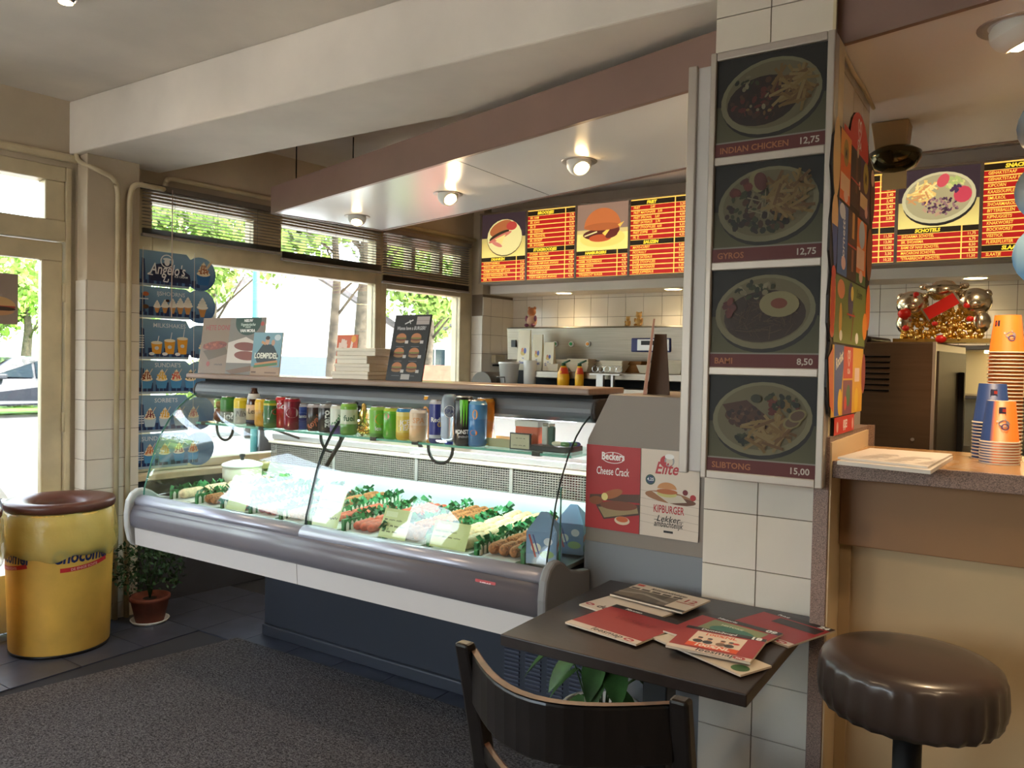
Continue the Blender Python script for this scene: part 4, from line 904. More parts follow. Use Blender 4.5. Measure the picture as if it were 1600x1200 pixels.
def cup_draw(kind):
    def dr(p, w_, h):
        if kind == 'logo':
            p.poly([(.06, .03), (.30, .03), (.29, .08), (.24, .11), (.2, .10), (.17, .14), (.08, .12)], (30, 40, 76)); p.ring(.155, h*.74, .035, .006, (236, 238, 240)); p.ell(.155, h*.72, .016, .022, (236, 238, 240)); p.ell(.155, h*.80, .024, .007, (236, 238, 240)); p.text("Angelo's", .055, h*.36, .085, (240, 242, 244), 'l', .012, .25, fit=.21); p.line([(.06, h*.38), (.045, h*.33), (.075, h*.32)], .006, (240, 242, 244)); p.line([(.15, h*.34), (.135, h*.16), (.16, h*.15), (.165, h*.24)], .006, (240, 242, 244)); p.text('ICE CREAM', .20, h*.30, .016, (230, 234, 238), 'l'); swirl(p, .375, .03, .105, (40, 100, 160), (240, 222, 190), (160, 96, 60)); p.line([(.40, .13), (.43, .175)], .008, (220, 190, 150))
        elif kind == 'cones':
            p.text('IJSHOORNS', .10, h*.74, .032, (220, 228, 234), 'l', .005)
            for k in range(5): swirl(p, .10+.045*k, .03, .055+.006*k, ice=(240, 236, 226), cone=True)
            p.ell(.16, .10, .012, .008, (60, 40, 40)); swirl(p, .37, .02, .09, ice=(240, 236, 226), cone=True); p.ell(.035, .13, .018, .012, (190, 110, 70)); p.ell(.035, .06, .018, .012, (90, 60, 50)); p.rect(.0, .10, .05, .106, (214, 222, 230))
        elif kind == 'shakes':
            p.text('MILKSHAKES', .08, h*.80, .034, (220, 228, 234), 'l', .005)
            for k in range(3):
                u, s_ = .10+.075*k, 1+.22*k; p.poly([(u-.032, .03+.062*s_), (u+.032, .03+.062*s_), (u+.024, .03), (u-.024, .03)], (226, 160, 56)); p.ell(u, .03+.062*s_, .033, .009, (238, 228, 206), 14); p.line([(u+.005, .03+.066*s_), (u+.012, .03+.1*s_)], .004, (230, 230, 230)); p.ell(u, .03+.032*s_, .012, .01, (206, 214, 226)); p.ell(u-.028, .03, .016, .009, (232, 236, 240))
            for k in range(6): p.rect(0, .06+.013*k, .028, .067+.013*k, (206, 214, 224))
            swirl(p, .38, .02, .08)
        else:
            t_, cols_ = {'sundaes': ("SUNDAE'S", ((130, 50, 36), (226, 180, 60), (206, 70, 66), (40, 36, 36))), 'sorbets': ('SORBETS', ((110, 30, 50), (226, 170, 60), (200, 110, 110), (196, 120, 130))), 'extra': ("SUNDAE'S EXTRA", ((206, 110, 60), (236, 190, 110), (130, 60, 70), (220, 120, 80)))}[kind]
            p.text(t_, .09 if kind != 'extra' else .02, h*.80, .034, (220, 228, 234), 'l', .005)
            for k in range(4): swirl(p, .045+.085*k+(.02 if kind != 'sundaes' else 0), .03, .084, (76, 142, 194) if kind != 'sorbets' else (176, 196, 210), (240, 222, 190), cols_[k])
            if kind != 'sundaes':
                for k in range(4): p.rect(0, .05+.013*k, .03, .057+.013*k, (206, 214, 224))
    return dr
M_plate = mat('plate_edge', (210, 222, 226), .25)
def sign_plate(parent, O, U, h, kind, flip=False):
    """plate with a round lobe at its far end; O lower corner, U along"""
    U = Vector(U); N = U.cross(Vector((0, 0, 1))); w_ = .36; out = [(0, 0), (.27, 0)]
    for k in range(17):
        a = math.radians(-128+256*k/16); out.append((.355+.098*math.cos(a), h*.47+.098*math.sin(a)))
    out += [(.27, h), (0, h)]
    if flip: out = [(.453-u, v) for u, v in out][::-1]
    b = B(); n = len(out); P = [Vector(O)+U*u+Vector((0, 0, v)) for u, v in out]
    b.add([p_ for p_ in P]+[p_-N*.003 for p_ in P], [tuple(range(n)), tuple(range(n, 2*n))[::-1]]+[(i, n+i, n+(i+1) % n, (i+1) % n) for i in range(n)])
    o = b.obj('sign_plate', M_plate, parent)
    p = Pr(.453, h); m_ = len(out)
    cols = [(58, 98, 146) if v < h*.5 else (126, 162, 192) for u, v in out]
    p._a(out, [tuple(range(m_))], None, cols)
    if not flip: skyline(p, .36, h); cup_draw(kind)(p, .45, h); 
    else:
        for k in range(8): p.rect(.05, .03+.017*k, .085-.001*k, .04+.017*k, (34, 46, 84))
        p.poly([(.09, .0), (.453, .0), (.453, .06), (.20, .05), (.12, .07)], (36, 44, 96)); p.ell(.15, .11 if kind == 'a' else .05, .035, .03, (214, 190, 170)); p.ell(.19, .12 if kind == 'a' else .06, .03, .03, (214, 190, 170)); p.ell(.12, .03, .025, .018, (226, 214, 206)) if kind == 'c' else None
    p.obj('print', PGLOSS, o, Vector(O)+N*.0002, U, (0, 0, 1)); return o
bn = thing('ice_cream_banner', 'column of blue ice cream plates hanging in the window beside the tiled pilaster', 'banner', Wp(.5, .05, .775))
for z0, z1, kd in ((1.79, 1.985, 'logo'), (1.614, 1.786, 'cones'), (1.385, 1.607, 'shakes'), (1.192, 1.378, 'sundaes'), (.978, 1.184, 'sorbets'), (.776, .970, 'extra')):
    sign_plate(bn, Wp(.302, .05, z0), WE, z1-z0, kd)
for u in (.32, .62): B().cyl(Wp(.3+u-.3, .0515, .79), Wp(.3+u-.3, .0515, 2.0), .0015, n=5).obj('cord', M_white, bn)
bn2 = thing('hanging_ice_cream_sign', 'blue round-ended ice cream plates hanging from the soffit by the bar', 'banner', (.2, 2.85, 1.66))
for z0, kd in ((2.052, 'a'), (1.86, 'b'), (1.668, 'c')): sign_plate(bn2, (-.045, 2.85, z0), (1, 0, 0), .188, kd, True)
for u in (.15, .35): B().cyl((u, 2.852, 1.7), (u, 2.852, 2.25), .0012, n=5).obj('cord', M_white, bn2)

# ================================================================== ice cream price sign leaning on the pillar
sg = thing('ice_lolly_sign', 'tall multicoloured ice lolly price sign with red arched top on the partition', 'sign', (-.425, 2.4, 1.232))
SX = -.404
outl = [(.13, 0), (.43, 0), (.43, .04), (.56, .06), (.60, .14), (.585, .235), (.645, .27), (.665, .36), (.64, .43), (.665, .50), (.69, .57), (.67, .63), (.70, .68), (.705, .74), (.68, .80), (.58, .82), (.55, .85)]
outl += [(.40+.15*math.cos(math.radians(a)), .80+.105*math.sin(math.radians(a))) for a in range(20, 181, 20)]
outl += [(.20, .80), (.10, .80), (.03, .76), (.01, .68), (.05, .61), (.02, .55), (.015, .47), (.05, .42), (.02, .36), (.02, .29), (.06, .245), (.03, .20), (.03, .13), (.07, .06), (.13, .045)]
YS = 2.0; nb = len(outl); b = B()
b.add([(SX, YS+u*.92, 1.2325+v*.97) for u, v in outl]+[(SX-.006, YS+u*.92, 1.2325+v*.97) for u, v in outl], [tuple(range(nb)), tuple(range(nb, 2*nb))[::-1]]+[(i, nb+i, nb+(i+1) % nb, (i+1) % nb) for i in range(nb)])
b.obj('board', mat('board_black', (30, 26, 26), .5), sg)
p = Pr(.7, .9)
def cl(u0, v0, u1, v1, c): p.rect(u0*.96, v0*.98, u1*.96, v1*.98, c)
def heart(u, v, s, c):
    for sx in (-1, 1):
        p.line([(u+sx*s*x_, v+s*y_) for x_, y_ in ((0, -.9), (.55, -.25), (.75, .25), (.55, .62), (.25, .62), (.05, .35), (.05, .0), (.25, -.15))], s*.16, c)
cl(.16, .79, .55, .82, (206, 44, 34)); p.poly([(.385+.15*math.cos(math.radians(a)), .785+.10*math.sin(math.radians(a))) for a in range(0, 181, 15)], (206, 44, 34)); heart(.38, .842, .038, WH); p.text('OLA', .38, .79, .03, WH, 'c', .03)
p.ell(.07, .70, .045, .10, (220, 184, 120), 16); cl(.12, .62, .27, .80, (226, 110, 44)); cl(.12, .735, .27, .80, (232, 150, 60)); p.ell(.19, .735, .035, .035, (160, 130, 50)); p.text('M', .19, .722, .035, (40, 30, 20), 'c', .04); cl(.13, .645, .26, .69, (226, 190, 150)); p.ell(.2, .625, .03, .016, (226, 190, 170))
cl(.275, .63, .42, .79, (46, 26, 22)); p.line([(.35, .66), (.35, .76)], .03, (96, 56, 34)); p.ell(.36, .775, .014, .016, (226, 200, 160)); p.ell(.40, .69, .014, .012, (226, 190, 160)); cl(.275, .70, .42, .705, (190, 50, 40))
cl(.425, .62, .60, .79, (60, 30, 66)); p.ell(.50, .73, .045, .045, (170, 150, 60)); p.text('M', .50, .715, .04, (40, 30, 20), 'c', .04); cl(.43, .65, .56, .69, (214, 186, 140)); p.ell(.63, .70, .04, .08, (80, 46, 30), 14); p.ell(.62, .755, .03, .025, (226, 190, 160)); p.ell(.52, .635, .025, .018, (226, 180, 170))
p.ell(.065, .55, .04, .06, (226, 186, 130), 14); p.poly([(.03, .53), (.10, .53), (.10, .44), (.07, .42)], (60, 90, 160)); cl(.11, .425, .25, .612, (60, 106, 176)); p.text('Cornetto', .20, .44, .05, (226, 232, 240), 'l', .02, .1, 1, 1.57, fit=.14); p.ell(.16, .58, .04, .02, (210, 220, 236)); p.ell(.19, .45, .03, .018, (226, 190, 190))
cl(.255, .425, .39, .612, (60, 34, 24)); p.line([(.32, .53), (.32, .60)], .034, (206, 160, 90)); p.line([(.32, .44), (.32, .50)], .03, (150, 90, 50)); cl(.255, .515, .39, .52, (190, 50, 40)); cl(.395, .425, .56, .612, (226, 120, 50)); p.ell(.46, .56, .05, .04, (176, 200, 220)); cl(.40, .47, .53, .53, (230, 196, 176)); cl(.395, .425, .56, .455, (70, 110, 60)); p.ell(.60, .52, .05, .08, (150, 86, 44), 14); p.ell(.46, .44, .03, .018, (226, 190, 180))
cl(.09, .245, .58, .42, (110, 130, 60)); p.ell(.065, .34, .035, .09, (232, 140, 50), 14)
for k in range(6): p.ell(.065, .27+.028*k, .028, .02, (206, 70, 44), 10)
p.ell(.17, .38, .05, .025, (226, 140, 90)); p.ell(.31, .36, .04, .05, (70, 70, 110)); p.ell(.33, .38, .02, .02, (226, 200, 90)); p.text('Solero', .40, .375, .035, (30, 60, 40), 'l', .02, .2, fit=.1); p.ell(.60, .36, .04, .07, (232, 116, 44), 14); p.ell(.55, .30, .04, .04, (236, 150, 60)); p.line([(.33, .25), (.36, .33)], .014, (120, 60, 40)); p.ell(.17, .30, .02, .045, (220, 170, 70)); p.ell(.18, .26, .02, .014, WH); p.ell(.42, .26, .025, .016, WH); cl(.27, .325, .4, .33, (190, 50, 40))
cl(.08, .05, .56, .238, (226, 170, 50)); p.poly([(.03, .2), (.09, .23), (.11, .06), (.06, .08)], (222, 100, 50)); p.poly([(.10, .235), (.25, .235), (.19, .05), (.12, .05)], (50, 80, 160)); p.text('Rocket', .13, .17, .04, WH, 'l', .03, .2, fit=.1, rot=.3); cl(.24, .15, .385, .238, (206, 44, 40)); heart(.31, .205, .028, WH); p.text('OLA', .31, .16, .02, WH, 'c', .03); cl(.24, .05, .385, .145, (130, 60, 90)); p.ell(.31, .10, .03, .03, (60, 110, 80)); p.ell(.27, .08, .02, .02, (206, 60, 50)); p.ell(.19, .085, .026, .035, (236, 196, 50)); p.ell(.44, .085, .03, .035, (236, 196, 50)); cl(.42, .14, .5, .18, (230, 200, 190)); p.ell(.55, .16, .035, .06, (150, 60, 60), 14)
cl(.13, .0, .43, .047, (206, 48, 42)); p.text('IJSJE?', .28, .014, .03, WH, 'c', .03); p.ell(.17, .02, .012, .014, (230, 180, 170)); p.ell(.39, .02, .012, .016, (230, 180, 170))
p.obj('print', PRINT, sg, fn=lambda u, v, k_: (SX+.0003+k_, YS+u*.958, 1.2325+v*.99))

# ================================================================== venetian blinds
M_slat = mat('grey_slat', (122, 114, 106), .4, metal=.3)
def blind(s0, s1, zt, zb, zo, label, tilt=.25):
    t = thing('venetian_blind', label, 'blind', Wp((s0+s1)/2, .05, zt), 'grey venetian blinds in the windows')
    B(MW).box(s0, .035, zt-.02, s1, .075, zt+.012).obj('head_rail', M_slat, t)
    b = B(MW); z = zt-.03
    while z > zo:
        b.add([(s0+.004, .043, z-.0125*tilt), (s1-.004, .043, z-.0125*tilt), (s1-.004, .055, z+.0015), (s0+.004, .055, z+.0015), (s1-.004, .067, z+.0125*tilt), (s0+.004, .067, z+.0125*tilt)], [(0, 1, 2, 3), (3, 2, 4, 5)]); z -= .0185
    while z > zb+.012:
        b.add([(s0+.004, .043, z-.001), (s1-.004, .043, z-.001), (s1-.004, .067, z+.001), (s0+.004, .067, z+.001)], [(0, 1, 2, 3)]); z -= .0034
    tag(b.obj('slats', M_slat, t), kind='stuff')
    B(MW).box(s0, .042, zb-.004, s1, .068, zb+.012).obj('bottom_rail', mat('blind_rail', (150, 142, 136), .4), t, bevel=.003)
    for s in (s0+.18, (s0+s1)/2, s1-.18): B(MW).cyl((s, .0685, zb), (s, .0685, zt), .0012, n=5).obj('ladder_cord', M_slat, t)
    return t
bl = blind(.31, 1.20, 2.335, 2.062, 2.118, 'grey venetian blind nearest the tiled pilaster, hanging above the blue banner', .05)
B(MW).cyl((.47, .08, 1.62), (.47, .08, 2.33), .003, n=6).obj('wand', mat('clear_wand', (220, 200, 190), .2), bl)
blind(1.205, 2.04, 2.335, 2.03, 2.085, 'grey venetian blind over the middle of the large window', .05)
blind(2.055, 2.985, 2.345, 1.965, 2.02, 'dark closed venetian blind over the small window by the kitchen', .3)
# ================================================================== cards and boxes on the counter top
CZ = 1.3255
def card(name, label, px0, px1, Y, h, draw, lean=.12, cat='card', group=None, th=.004, mat_=None):
    x0, x1 = Xat(px0, Y), Xat(px1, Y); w_ = x1-x0; V = Vector((0, lean, 1)).normalized()
    O = Vector((x0, Y, CZ)); t = thing(name, label, cat, (x0+w_/2, Y, CZ), group); N = Vector((1, 0, 0)).cross(V)
    b = B(); c = [O, O+Vector((w_, 0, 0)), O+Vector((w_, 0, 0))+V*h, O+V*h]
    b.add([tuple(v) for v in c]+[tuple(v-N*th) for v in c], [(0, 1, 2, 3), (7, 6, 5, 4), (0, 4, 5, 1), (1, 5, 6, 2), (2, 6, 7, 3), (3, 7, 4, 0)])
    b.obj('card', mat_ or M_card, t)
    p = Pr(w_, h); draw(p, w_, h); p.obj('print', PRINT, t, O+N*.0002, (1, 0, 0), V)
    # folded strut behind
    s_ = O+Vector((w_*.5, 0, 0)); B().add([tuple(s_+V*h*.6-N*th), tuple(s_+Vector((.02, 0, 0))+V*h*.6-N*th), (s_.x+.02, Y+.05, CZ), (s_.x, Y+.05, CZ)], [(0, 1, 2, 3)]).obj('strut', M_card, t)
    return t
def k1(p, w_, h):
    p.rect(0, 0, w_, h, (132, 108, 88)); p.text('HETE DONDER', w_*.12, h*.78, .034, (150, 50, 44), 'l', .01, fit=w_*1.02)
    p.poly([(w_*.1, h*.40), (w_*.75, h*.52), (w_*.9, h*.36), (w_*.3, h*.24)], (96, 76, 52)); p.ell(w_*.45, h*.50, w_*.38, h*.075, (130, 56, 36), rot=.08)
    r = random.Random(1); blobs(p, w_*.45, h*.5, w_*.34, h*.05, 30, r, [(150, 70, 44), (110, 44, 30), (170, 90, 60)], .005, .009); p.ell(w_*.3, h*.17, .012, .012, (150, 60, 50)); p.text('ambachtelijk', w_*.5, h*.15, .012, (60, 50, 44), 'l')
def k2(p, w_, h):
    p.rect(0, 0, w_, h, (120, 112, 104)); p.ell(w_*.52, h*.92, w_*.36, h*.23, (26, 60, 46), a0=180, a1=360); p.rect(w_*.16, h*.90, w_*.88, h, (26, 60, 46))
    p.text('NIEUW', w_*.52, h*.925, .018, WH, 'c', .03); p.text('Vegetarische', w_*.52, h*.855, .020, (200, 214, 200), 'c', .01, .3, fit=w_*.5); p.text('snacks', w_*.52, h*.82, .014, (200, 214, 200), 'c', .01, .3); p.text('VAN MORA', w_*.52, h*.745, .020, WH, 'c', .03, fit=w_*.48)
    p.poly([(0, h*.56), (w_*.5, h*.66), (w_, h*.5), (w_, h*.2), (0, h*.2)], (200, 190, 180)); p.ell(w_*.52, h*.49, w_*.34, h*.075, (120, 56, 44), rot=-.05); p.ell(w_*.55, h*.33, w_*.34, h*.08, (128, 60, 46), rot=-.05); p.poly([(0, h*.06), (w_, h*.2), (w_, h*.1), (w_*.2, 0)], (110, 76, 50)); p.ell(w_*.92, h*.89, .012, .010, (176, 70, 60))
def k3(p, w_, h):
    p.rect(0, 0, w_, h, (96, 140, 150), (120, 160, 176)); p.rect(0, 0, w_, h*.2, (160, 130, 104))
    p.poly([(w_*.1, h*.45), (w_*.35, h*.72), (w_*.7, h*.72), (w_*.92, h*.45), (w_*.8, h*.3), (w_*.2, h*.3)], (28, 40, 44)); p.ell(w_*.5, h*.80, w_*.07, h*.09, (190, 150, 124)); p.ell(w_*.5, h*.87, w_*.075, h*.045, (50, 38, 32)); p.ell(w_*.70, h*.76, w_*.06, h*.07, (186, 146, 120)); p.line([(w_*.3, h*.78), (w_*.45, h*.73)], .012, (190, 140, 90))
    p.ell(w_*.84, h*.88, w_*.11, h*.07, (190, 204, 210)); p.text('LOEMPIDEL', w_*.5, h*.40, .034, (226, 226, 210), 'c', .03, fit=w_*.8); p.poly([(w_*.12, h*.28), (w_*.9, h*.36), (w_*.92, h*.24), (w_*.14, h*.16)], (190, 130, 80)); p.line([(w_*.1, h*.2), (w_*.9, h*.28)], .012, (60, 110, 60)); p.rect(w_*.03, .01, w_*.2, .018, (90, 60, 40)); p.rect(w_*.5, .01, w_*.9, .016, (110, 80, 56))
def k4(p, w_, h):
    p.rect(0, 0, w_, h, (214, 106, 70)); r = random.Random(2)
    for _ in range(9):
        u = r.uniform(.1, .6)*w_; p.line([(u, h*.45), (u+r.uniform(-.01, .02), h*r.uniform(.75, .95))], .012, (236, 214, 200))
    p.ell(w_*.8, h*.9, w_*.12, h*.08, (226, 160, 60)); p.ell(w_*.3, h*.6, w_*.2, h*.1, (190, 90, 60)); p.ell(w_*.6, h*.48, w_*.13, h*.07, (90, 80, 130)); p.text('HAVENKRUIM', w_*.5, h*.24, .022, (240, 226, 214), 'c', .03, fit=w_*.85); p.rect(w_*.2, h*.1, w_*.6, h*.14, (236, 170, 140))
def k5(p, w_, h):
    p.rect(0, 0, w_, h, (26, 27, 30)); p.line([(w_*.30, h*.86), (w_*.52, h*.92)], .005, (200, 200, 200)); p.line([(w_*.42, h*.92), (w_*.46, h*.86)], .004, (200, 200, 200)); p.rect(w_*.62, h*.85, w_*.97, h*.97, (176, 166, 164)); p.rect(w_*.62, h*.91, w_*.97, h*.914, (120, 110, 110))
    p.text('Wanna have a BURGER?', w_*.5, h*.77, .02, (196, 196, 198), 'c', .02, .15, fit=w_*.8)
    for i in range(2):
        for j in range(3):
            u, v = w_*(.26+.42*i), h*(.63-.22*j); p.ell(u, v-.008, .026, .008, (150, 110, 70)); p.ell(u, v, .027, .007, (110, 56, 40)); p.ell(u, v+.004, .026, .005, (120, 120, 60)); p.ell(u, v+.006, .025, .017, (186, 120, 76), a0=0, a1=180); p.rect(u+.022, v-.018, u+.038, v-.006, (196, 192, 190)); p.line([(u-.02, v-.03), (u+.02, v-.03)], .002, (110, 110, 112))
    p.rect(w_*.42, h*.02, w_*.66, h*.10, (170, 166, 164))
card('counter_card', 'brown card with a spicy meat snack at the window end of the counter', 308.5, 358, 2.345, .265, k1)
card('counter_card', 'grey card with two snacks and a green badge on the counter', 351, 406, 2.335, .262, k2)
card('counter_card', 'small teal card with a man in a black shirt on the counter', 390, 435, 2.31, .192, k3)
card('counter_card', 'orange flyer card beside the white cardboard boxes', 522, 554, 2.44, .185, k4, .1)
card('burger_board', 'black burger menu board leaning on the counter top', 602, 658, 2.30, .262, k5, .22, 'menu board', None, .006, M_black)
# foam boxes
M_foam = mat('cream_cardboard', (236, 228, 212), .8)
for k, (px, z, rz, w_, dd_, op) in enumerate(((566, 0, .03, .19, .15, 0), (568, .031, .10, .17, .15, 0), (570, .062, -.04, .17, .15, 0), (576, .093, .04, .20, .16, 1))):
    x = Xat(px, 2.345); t = thing('cardboard_box', ('flat cream cardboard box topmost of the stack', 'flat cream cardboard box at the bottom of the stack', 'flat cream cardboard box second from the bottom of the stack', 'flat cream cardboard box under the topmost box')[(1, 2, 3, 0)[k]] + ' on the counter', 'box', (x, 2.345, CZ+z), 'flat boxes stacked on the counter', rz)
    Mx = WM[t.name]; B(Mx).box(-w_/2, -dd_/2, 0, w_/2, dd_/2, .022).obj('tray', M_foam, t, bevel=.003); B(Mx).box(-w_/2-.004, -dd_/2-.004, .017, w_/2+.004, dd_/2+.004, .0305).obj('lid', M_foam, t, bevel=.003)
# easel card on the cabinet
ez = 1.31; e1 = thing('easel_card', 'brown cardboard display card with easel back on the grey cabinet', 'card', (-.98, 2.42, ez))
a0, a1 = onx(1006, 614, -1.0), None
Yb_ = 2.33
def XZ(px, py, Y): q = ony(px, py, Y); return (q.x, q.z)
q0, q1 = XZ(1005, 616, Yb_), XZ(1021, 498, Yb_)
B().add([(q0[0], Yb_, ez), (q0[0]+.012, Yb_, ez), (q1[0]+.006, Yb_, q1[1]), (q1[0], Yb_, q1[1]), (q0[0]-.066, Yb_+.15, ez), (q0[0]-.054, Yb_+.15, ez), (q1[0]-.060, Yb_+.15, q1[1]), (q1[0]-.066, Yb_+.15, q1[1])], [(0, 1, 2, 3), (7, 6, 5, 4), (0, 4, 5, 1), (1, 5, 6, 2), (2, 6, 7, 3), (3, 7, 4, 0)]).obj('card', mat('card_pink', (176, 128, 108), .7), e1)
w0, w1, w2, w3 = XZ(1011, 616, Yb_+.05), XZ(1046, 616, Yb_+.05), XZ(1041, 522, Yb_+.05), XZ(1023, 522, Yb_+.05)
B().prism([(w0[0], ez), (w1[0], ez), (w2[0], w2[1]), (w3[0], w3[1])], Yb_+.05, Yb_+.054, 'y').obj('easel', mat('card_brown', (96, 78, 66), .8), e1)

# ================================================================== kitchen at the back
M_brush = mat('brushed_steel', (152, 144, 132), .32, metal=1, var=.05, scale=4, stretch=(1, 30, 30))
fr = thing('frying_range', 'wide stainless steel frying range with control hood along the back wall', 'frying range', (-2.3, 5.2, 0))
FX0, FX1 = -3.44, -1.05
B().box(FX0, 4.72, .0, FX1, 5.65, 1.245).obj('body', M_brush, fr)
B().box(FX0+.35, 4.90, 1.30, FX1, 5.2, 1.352).obj('pass_shelf', M_brush, fr, bevel=.006)
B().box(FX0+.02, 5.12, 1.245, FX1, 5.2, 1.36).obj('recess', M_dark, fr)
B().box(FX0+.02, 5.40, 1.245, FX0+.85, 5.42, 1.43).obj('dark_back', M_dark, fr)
B().box(FX0+.85, 5.40, 1.245, FX1, 5.42, 1.43).obj('splash_back', mat('splash_steel', (196, 190, 190), .35, metal=.7), fr)
B().prism([(5.22, 1.43), (5.20, 1.68), (5.26, 1.69), (5.64, 1.69), (5.64, 1.43)], FX0, FX1, 'x').obj('control_hood', M_brush, fr, bevel=.006)
def hx(px): return ony(px, 540, 5.205).x
for px, c in ((868, (40, 150, 80)), (893, (40, 150, 80)), (919, (230, 150, 40))):
    k_ = B(); x = hx(px); k_.cyl((x, 5.214, 1.555), (x, 5.196, 1.556), .02, n=14); o = k_.obj('lamp_bezel', M_white, fr)
    B().cyl((x, 5.197, 1.556), (x, 5.188, 1.556), .012, n=12).obj('indicator', mat('ind%d' % c[0]+str(c[1]), c, .3), o)
B().box(hx(803)-.02, 5.195, 1.53, hx(803)+.02, 5.215, 1.585).obj('socket', M_black, fr)
x = hx(1017); d_ = B().box(x-.15, 5.197, 1.50, x+.15, 5.213, 1.60).obj('control_panel', mat('panel_blue', (60, 66, 120), .4), fr, bevel=.012); B().box(x-.10, 5.194, 1.51, x+.14, 5.199, 1.592).obj('control_face', M_alu, d_, bevel=.008); B().box(x-.07, 5.191, 1.55, x+.09, 5.196, 1.58).obj('display', M_black, d_)
# paper bags
for k, (px, w_, h, g) in enumerate(((816, .105, .30, 'Snacks'), (837, .085, .265, 'Friet'), (855, .085, .21, 'Snack'))):
    Y = 4.97; x = Xat(px, Y); t = thing('paper_bag', ('tallest', 'middle-sized', 'smallest')[k] + ' white paper snack bag with blue print on the range shelf', 'paper bag', (x, Y+.03, 1.3525), 'paper bags on the range')
    B().add([(x-w_/2, Y, 1.3525), (x+w_/2, Y, 1.3525), (x+w_/2, Y+.05, 1.3525), (x-w_/2, Y+.05, 1.3525), (x-w_/2*.97, Y+.02, 1.3525+h), (x+w_/2*.95, Y+.02, 1.3525+h), (x+w_/2*.95, Y+.03, 1.3525+h), (x-w_/2*.97, Y+.03, 1.3525+h)], [(0, 3, 2, 1), (4, 5, 6, 7), (0, 1, 5, 4), (1, 2, 6, 5), (2, 3, 7, 6), (3, 0, 4, 7)]).obj('bag', mat('bag_paper', (232, 222, 198), .8), t)
    p = Pr(w_*.8, h*.75); p.ell(w_*.36, h*.42, w_*.2, h*.07, (206, 176, 96)); p.ell(w_*.30, h*.49, w_*.1, h*.05, (196, 120, 80)); p.ell(w_*.52, h*.47, w_*.11, h*.07, (90, 100, 170)); p.line([(w_*.3, h*.30), (w_*.4, h*.27), (w_*.45, h*.30)], .004, (80, 100, 170)); p.text(g, w_*.4, h*.15, .03, (70, 90, 160), 'c', .02, fit=w_*.65)
    p.obj('print', PRINT, t, (x-w_*.4, Y-.001, 1.357), (1, 0, 0), (0, .02/h, 1))
M_tray = mat('tray_paper', (228, 216, 192), .7)
for k, (px, w_, h, n_, br) in enumerate(((868, .10, .05, 1, 0), (883, .12, .085, 3, 0), (908, .17, .09, 3, 0), (931, .15, .075, 2, 0), (960, .17, .08, 2, 0), (991, .15, .08, 2, 1), (1010, .10, .055, 1, 0), (1032, .13, .07, 2, 0), (1054, .14, .09, 3, 0))):
    Y = 4.965 if k % 2 == 0 else 5.095; x = Xat(px, Y)
    for j in range(n_):
        z = 1.3525+j*(h/ (n_+1.2)*1.0); hh = h-(n_-1)*(h/(n_+1.2)); b = B(); a, c = w_*.34, w_*.5
        b.add([(x-a, Y-.035, z), (x+a, Y-.035, z), (x+a, Y+.035, z), (x-a, Y+.035, z), (x-c, Y-.06, z+hh), (x+c, Y-.06, z+hh), (x+c, Y+.06, z+hh), (x-c, Y+.06, z+hh)], [(0, 3, 2, 1), (0, 1, 5, 4), (1, 2, 6, 5), (2, 3, 7, 6), (3, 0, 4, 7)])
        tag(b.obj('food_tray', mat('tray_brown', (176, 124, 72), .7) if br else M_tray, solid=.0025), ('brown cardboard food tray' if br else 'cream paper food tray') + ' on the range shelf, ' + ('beside the paper bags' if k < 2 else 'behind the sauce bottles' if k < 4 else 'under the control panel' if not br else 'between cream trays'), 'food tray', 'food trays on the range shelf')
# sauce bottles, tubs
for px, wd in ((880, 'wide'), (905, 'narrow')):
    x = Xat(px, 4.86); t = thing('sauce_bottle', wd + ' yellow squeeze bottle with red panel and green spout', 'bottle', (x, 4.86, 1.2455), 'yellow sauce bottles'); s = 1.0 if wd == 'wide' else .72
    B().lathe([(.036*s, 0), (.042*s, .006), (.044*s, .06), (.04*s, .10), (.024*s, .135), (.018, .145), (0, .146)], (x, 4.86, 1.2455), 16).obj('body', mat('sauce_yellow', (236, 176, 36), .35), t)
    B().lathe([(.0405*s, .09), (.0255*s, .134)], (x+.004, 4.857, 1.2455), 10, caps=False).obj('panel', mat('sauce_red', (214, 66, 36), .4), t)
    B().cyl((x, 4.86, 1.391), (x, 4.86, 1.412), .016, .013, 12).cyl((x+.004, 4.86, 1.412), (x+.055, 4.852, 1.430), .008, .006, 8).obj('spout', mat('spout_green', (30, 76, 48), .4), t)
x = Xat(795, 4.85); t = thing('white_tub', 'white plastic bucket with wire handle beside the frying range', 'bucket', (x, 4.85, 1.2455)); B().lathe([(.062, 0), (.075, .15), (.079, .15), (.079, .165), (.07, .165), (.06, .01), (0, .01)], (x, 4.85, 1.2455), 24).obj('bucket', M_white, t)
B().tube([(x-.05, 4.77, 1.26), (x-.05, 4.765, 1.30), (x+.02, 4.762, 1.30), (x+.02, 4.768, 1.26)], .004, 6).obj('handle', M_black, t)
x2 = x+.15; t = thing('cup_stack', 'white plastic cup on the tub beside the range', 'cup', (x2, 4.9, 1.2455)); B().lathe([(.045, 0), (.05, .18), (.046, .18), (.042, .01), (0, .01)], (x2, 4.9, 1.2455), 20).obj('cup', M_white, t)
B().cyl((-3.345, 4.73, 1.246), (-3.345, 5.0, 1.246), .09, .09, 20).obj('roll_lid', mat('dull_steel', (96, 90, 82), .5, metal=.6), fr)
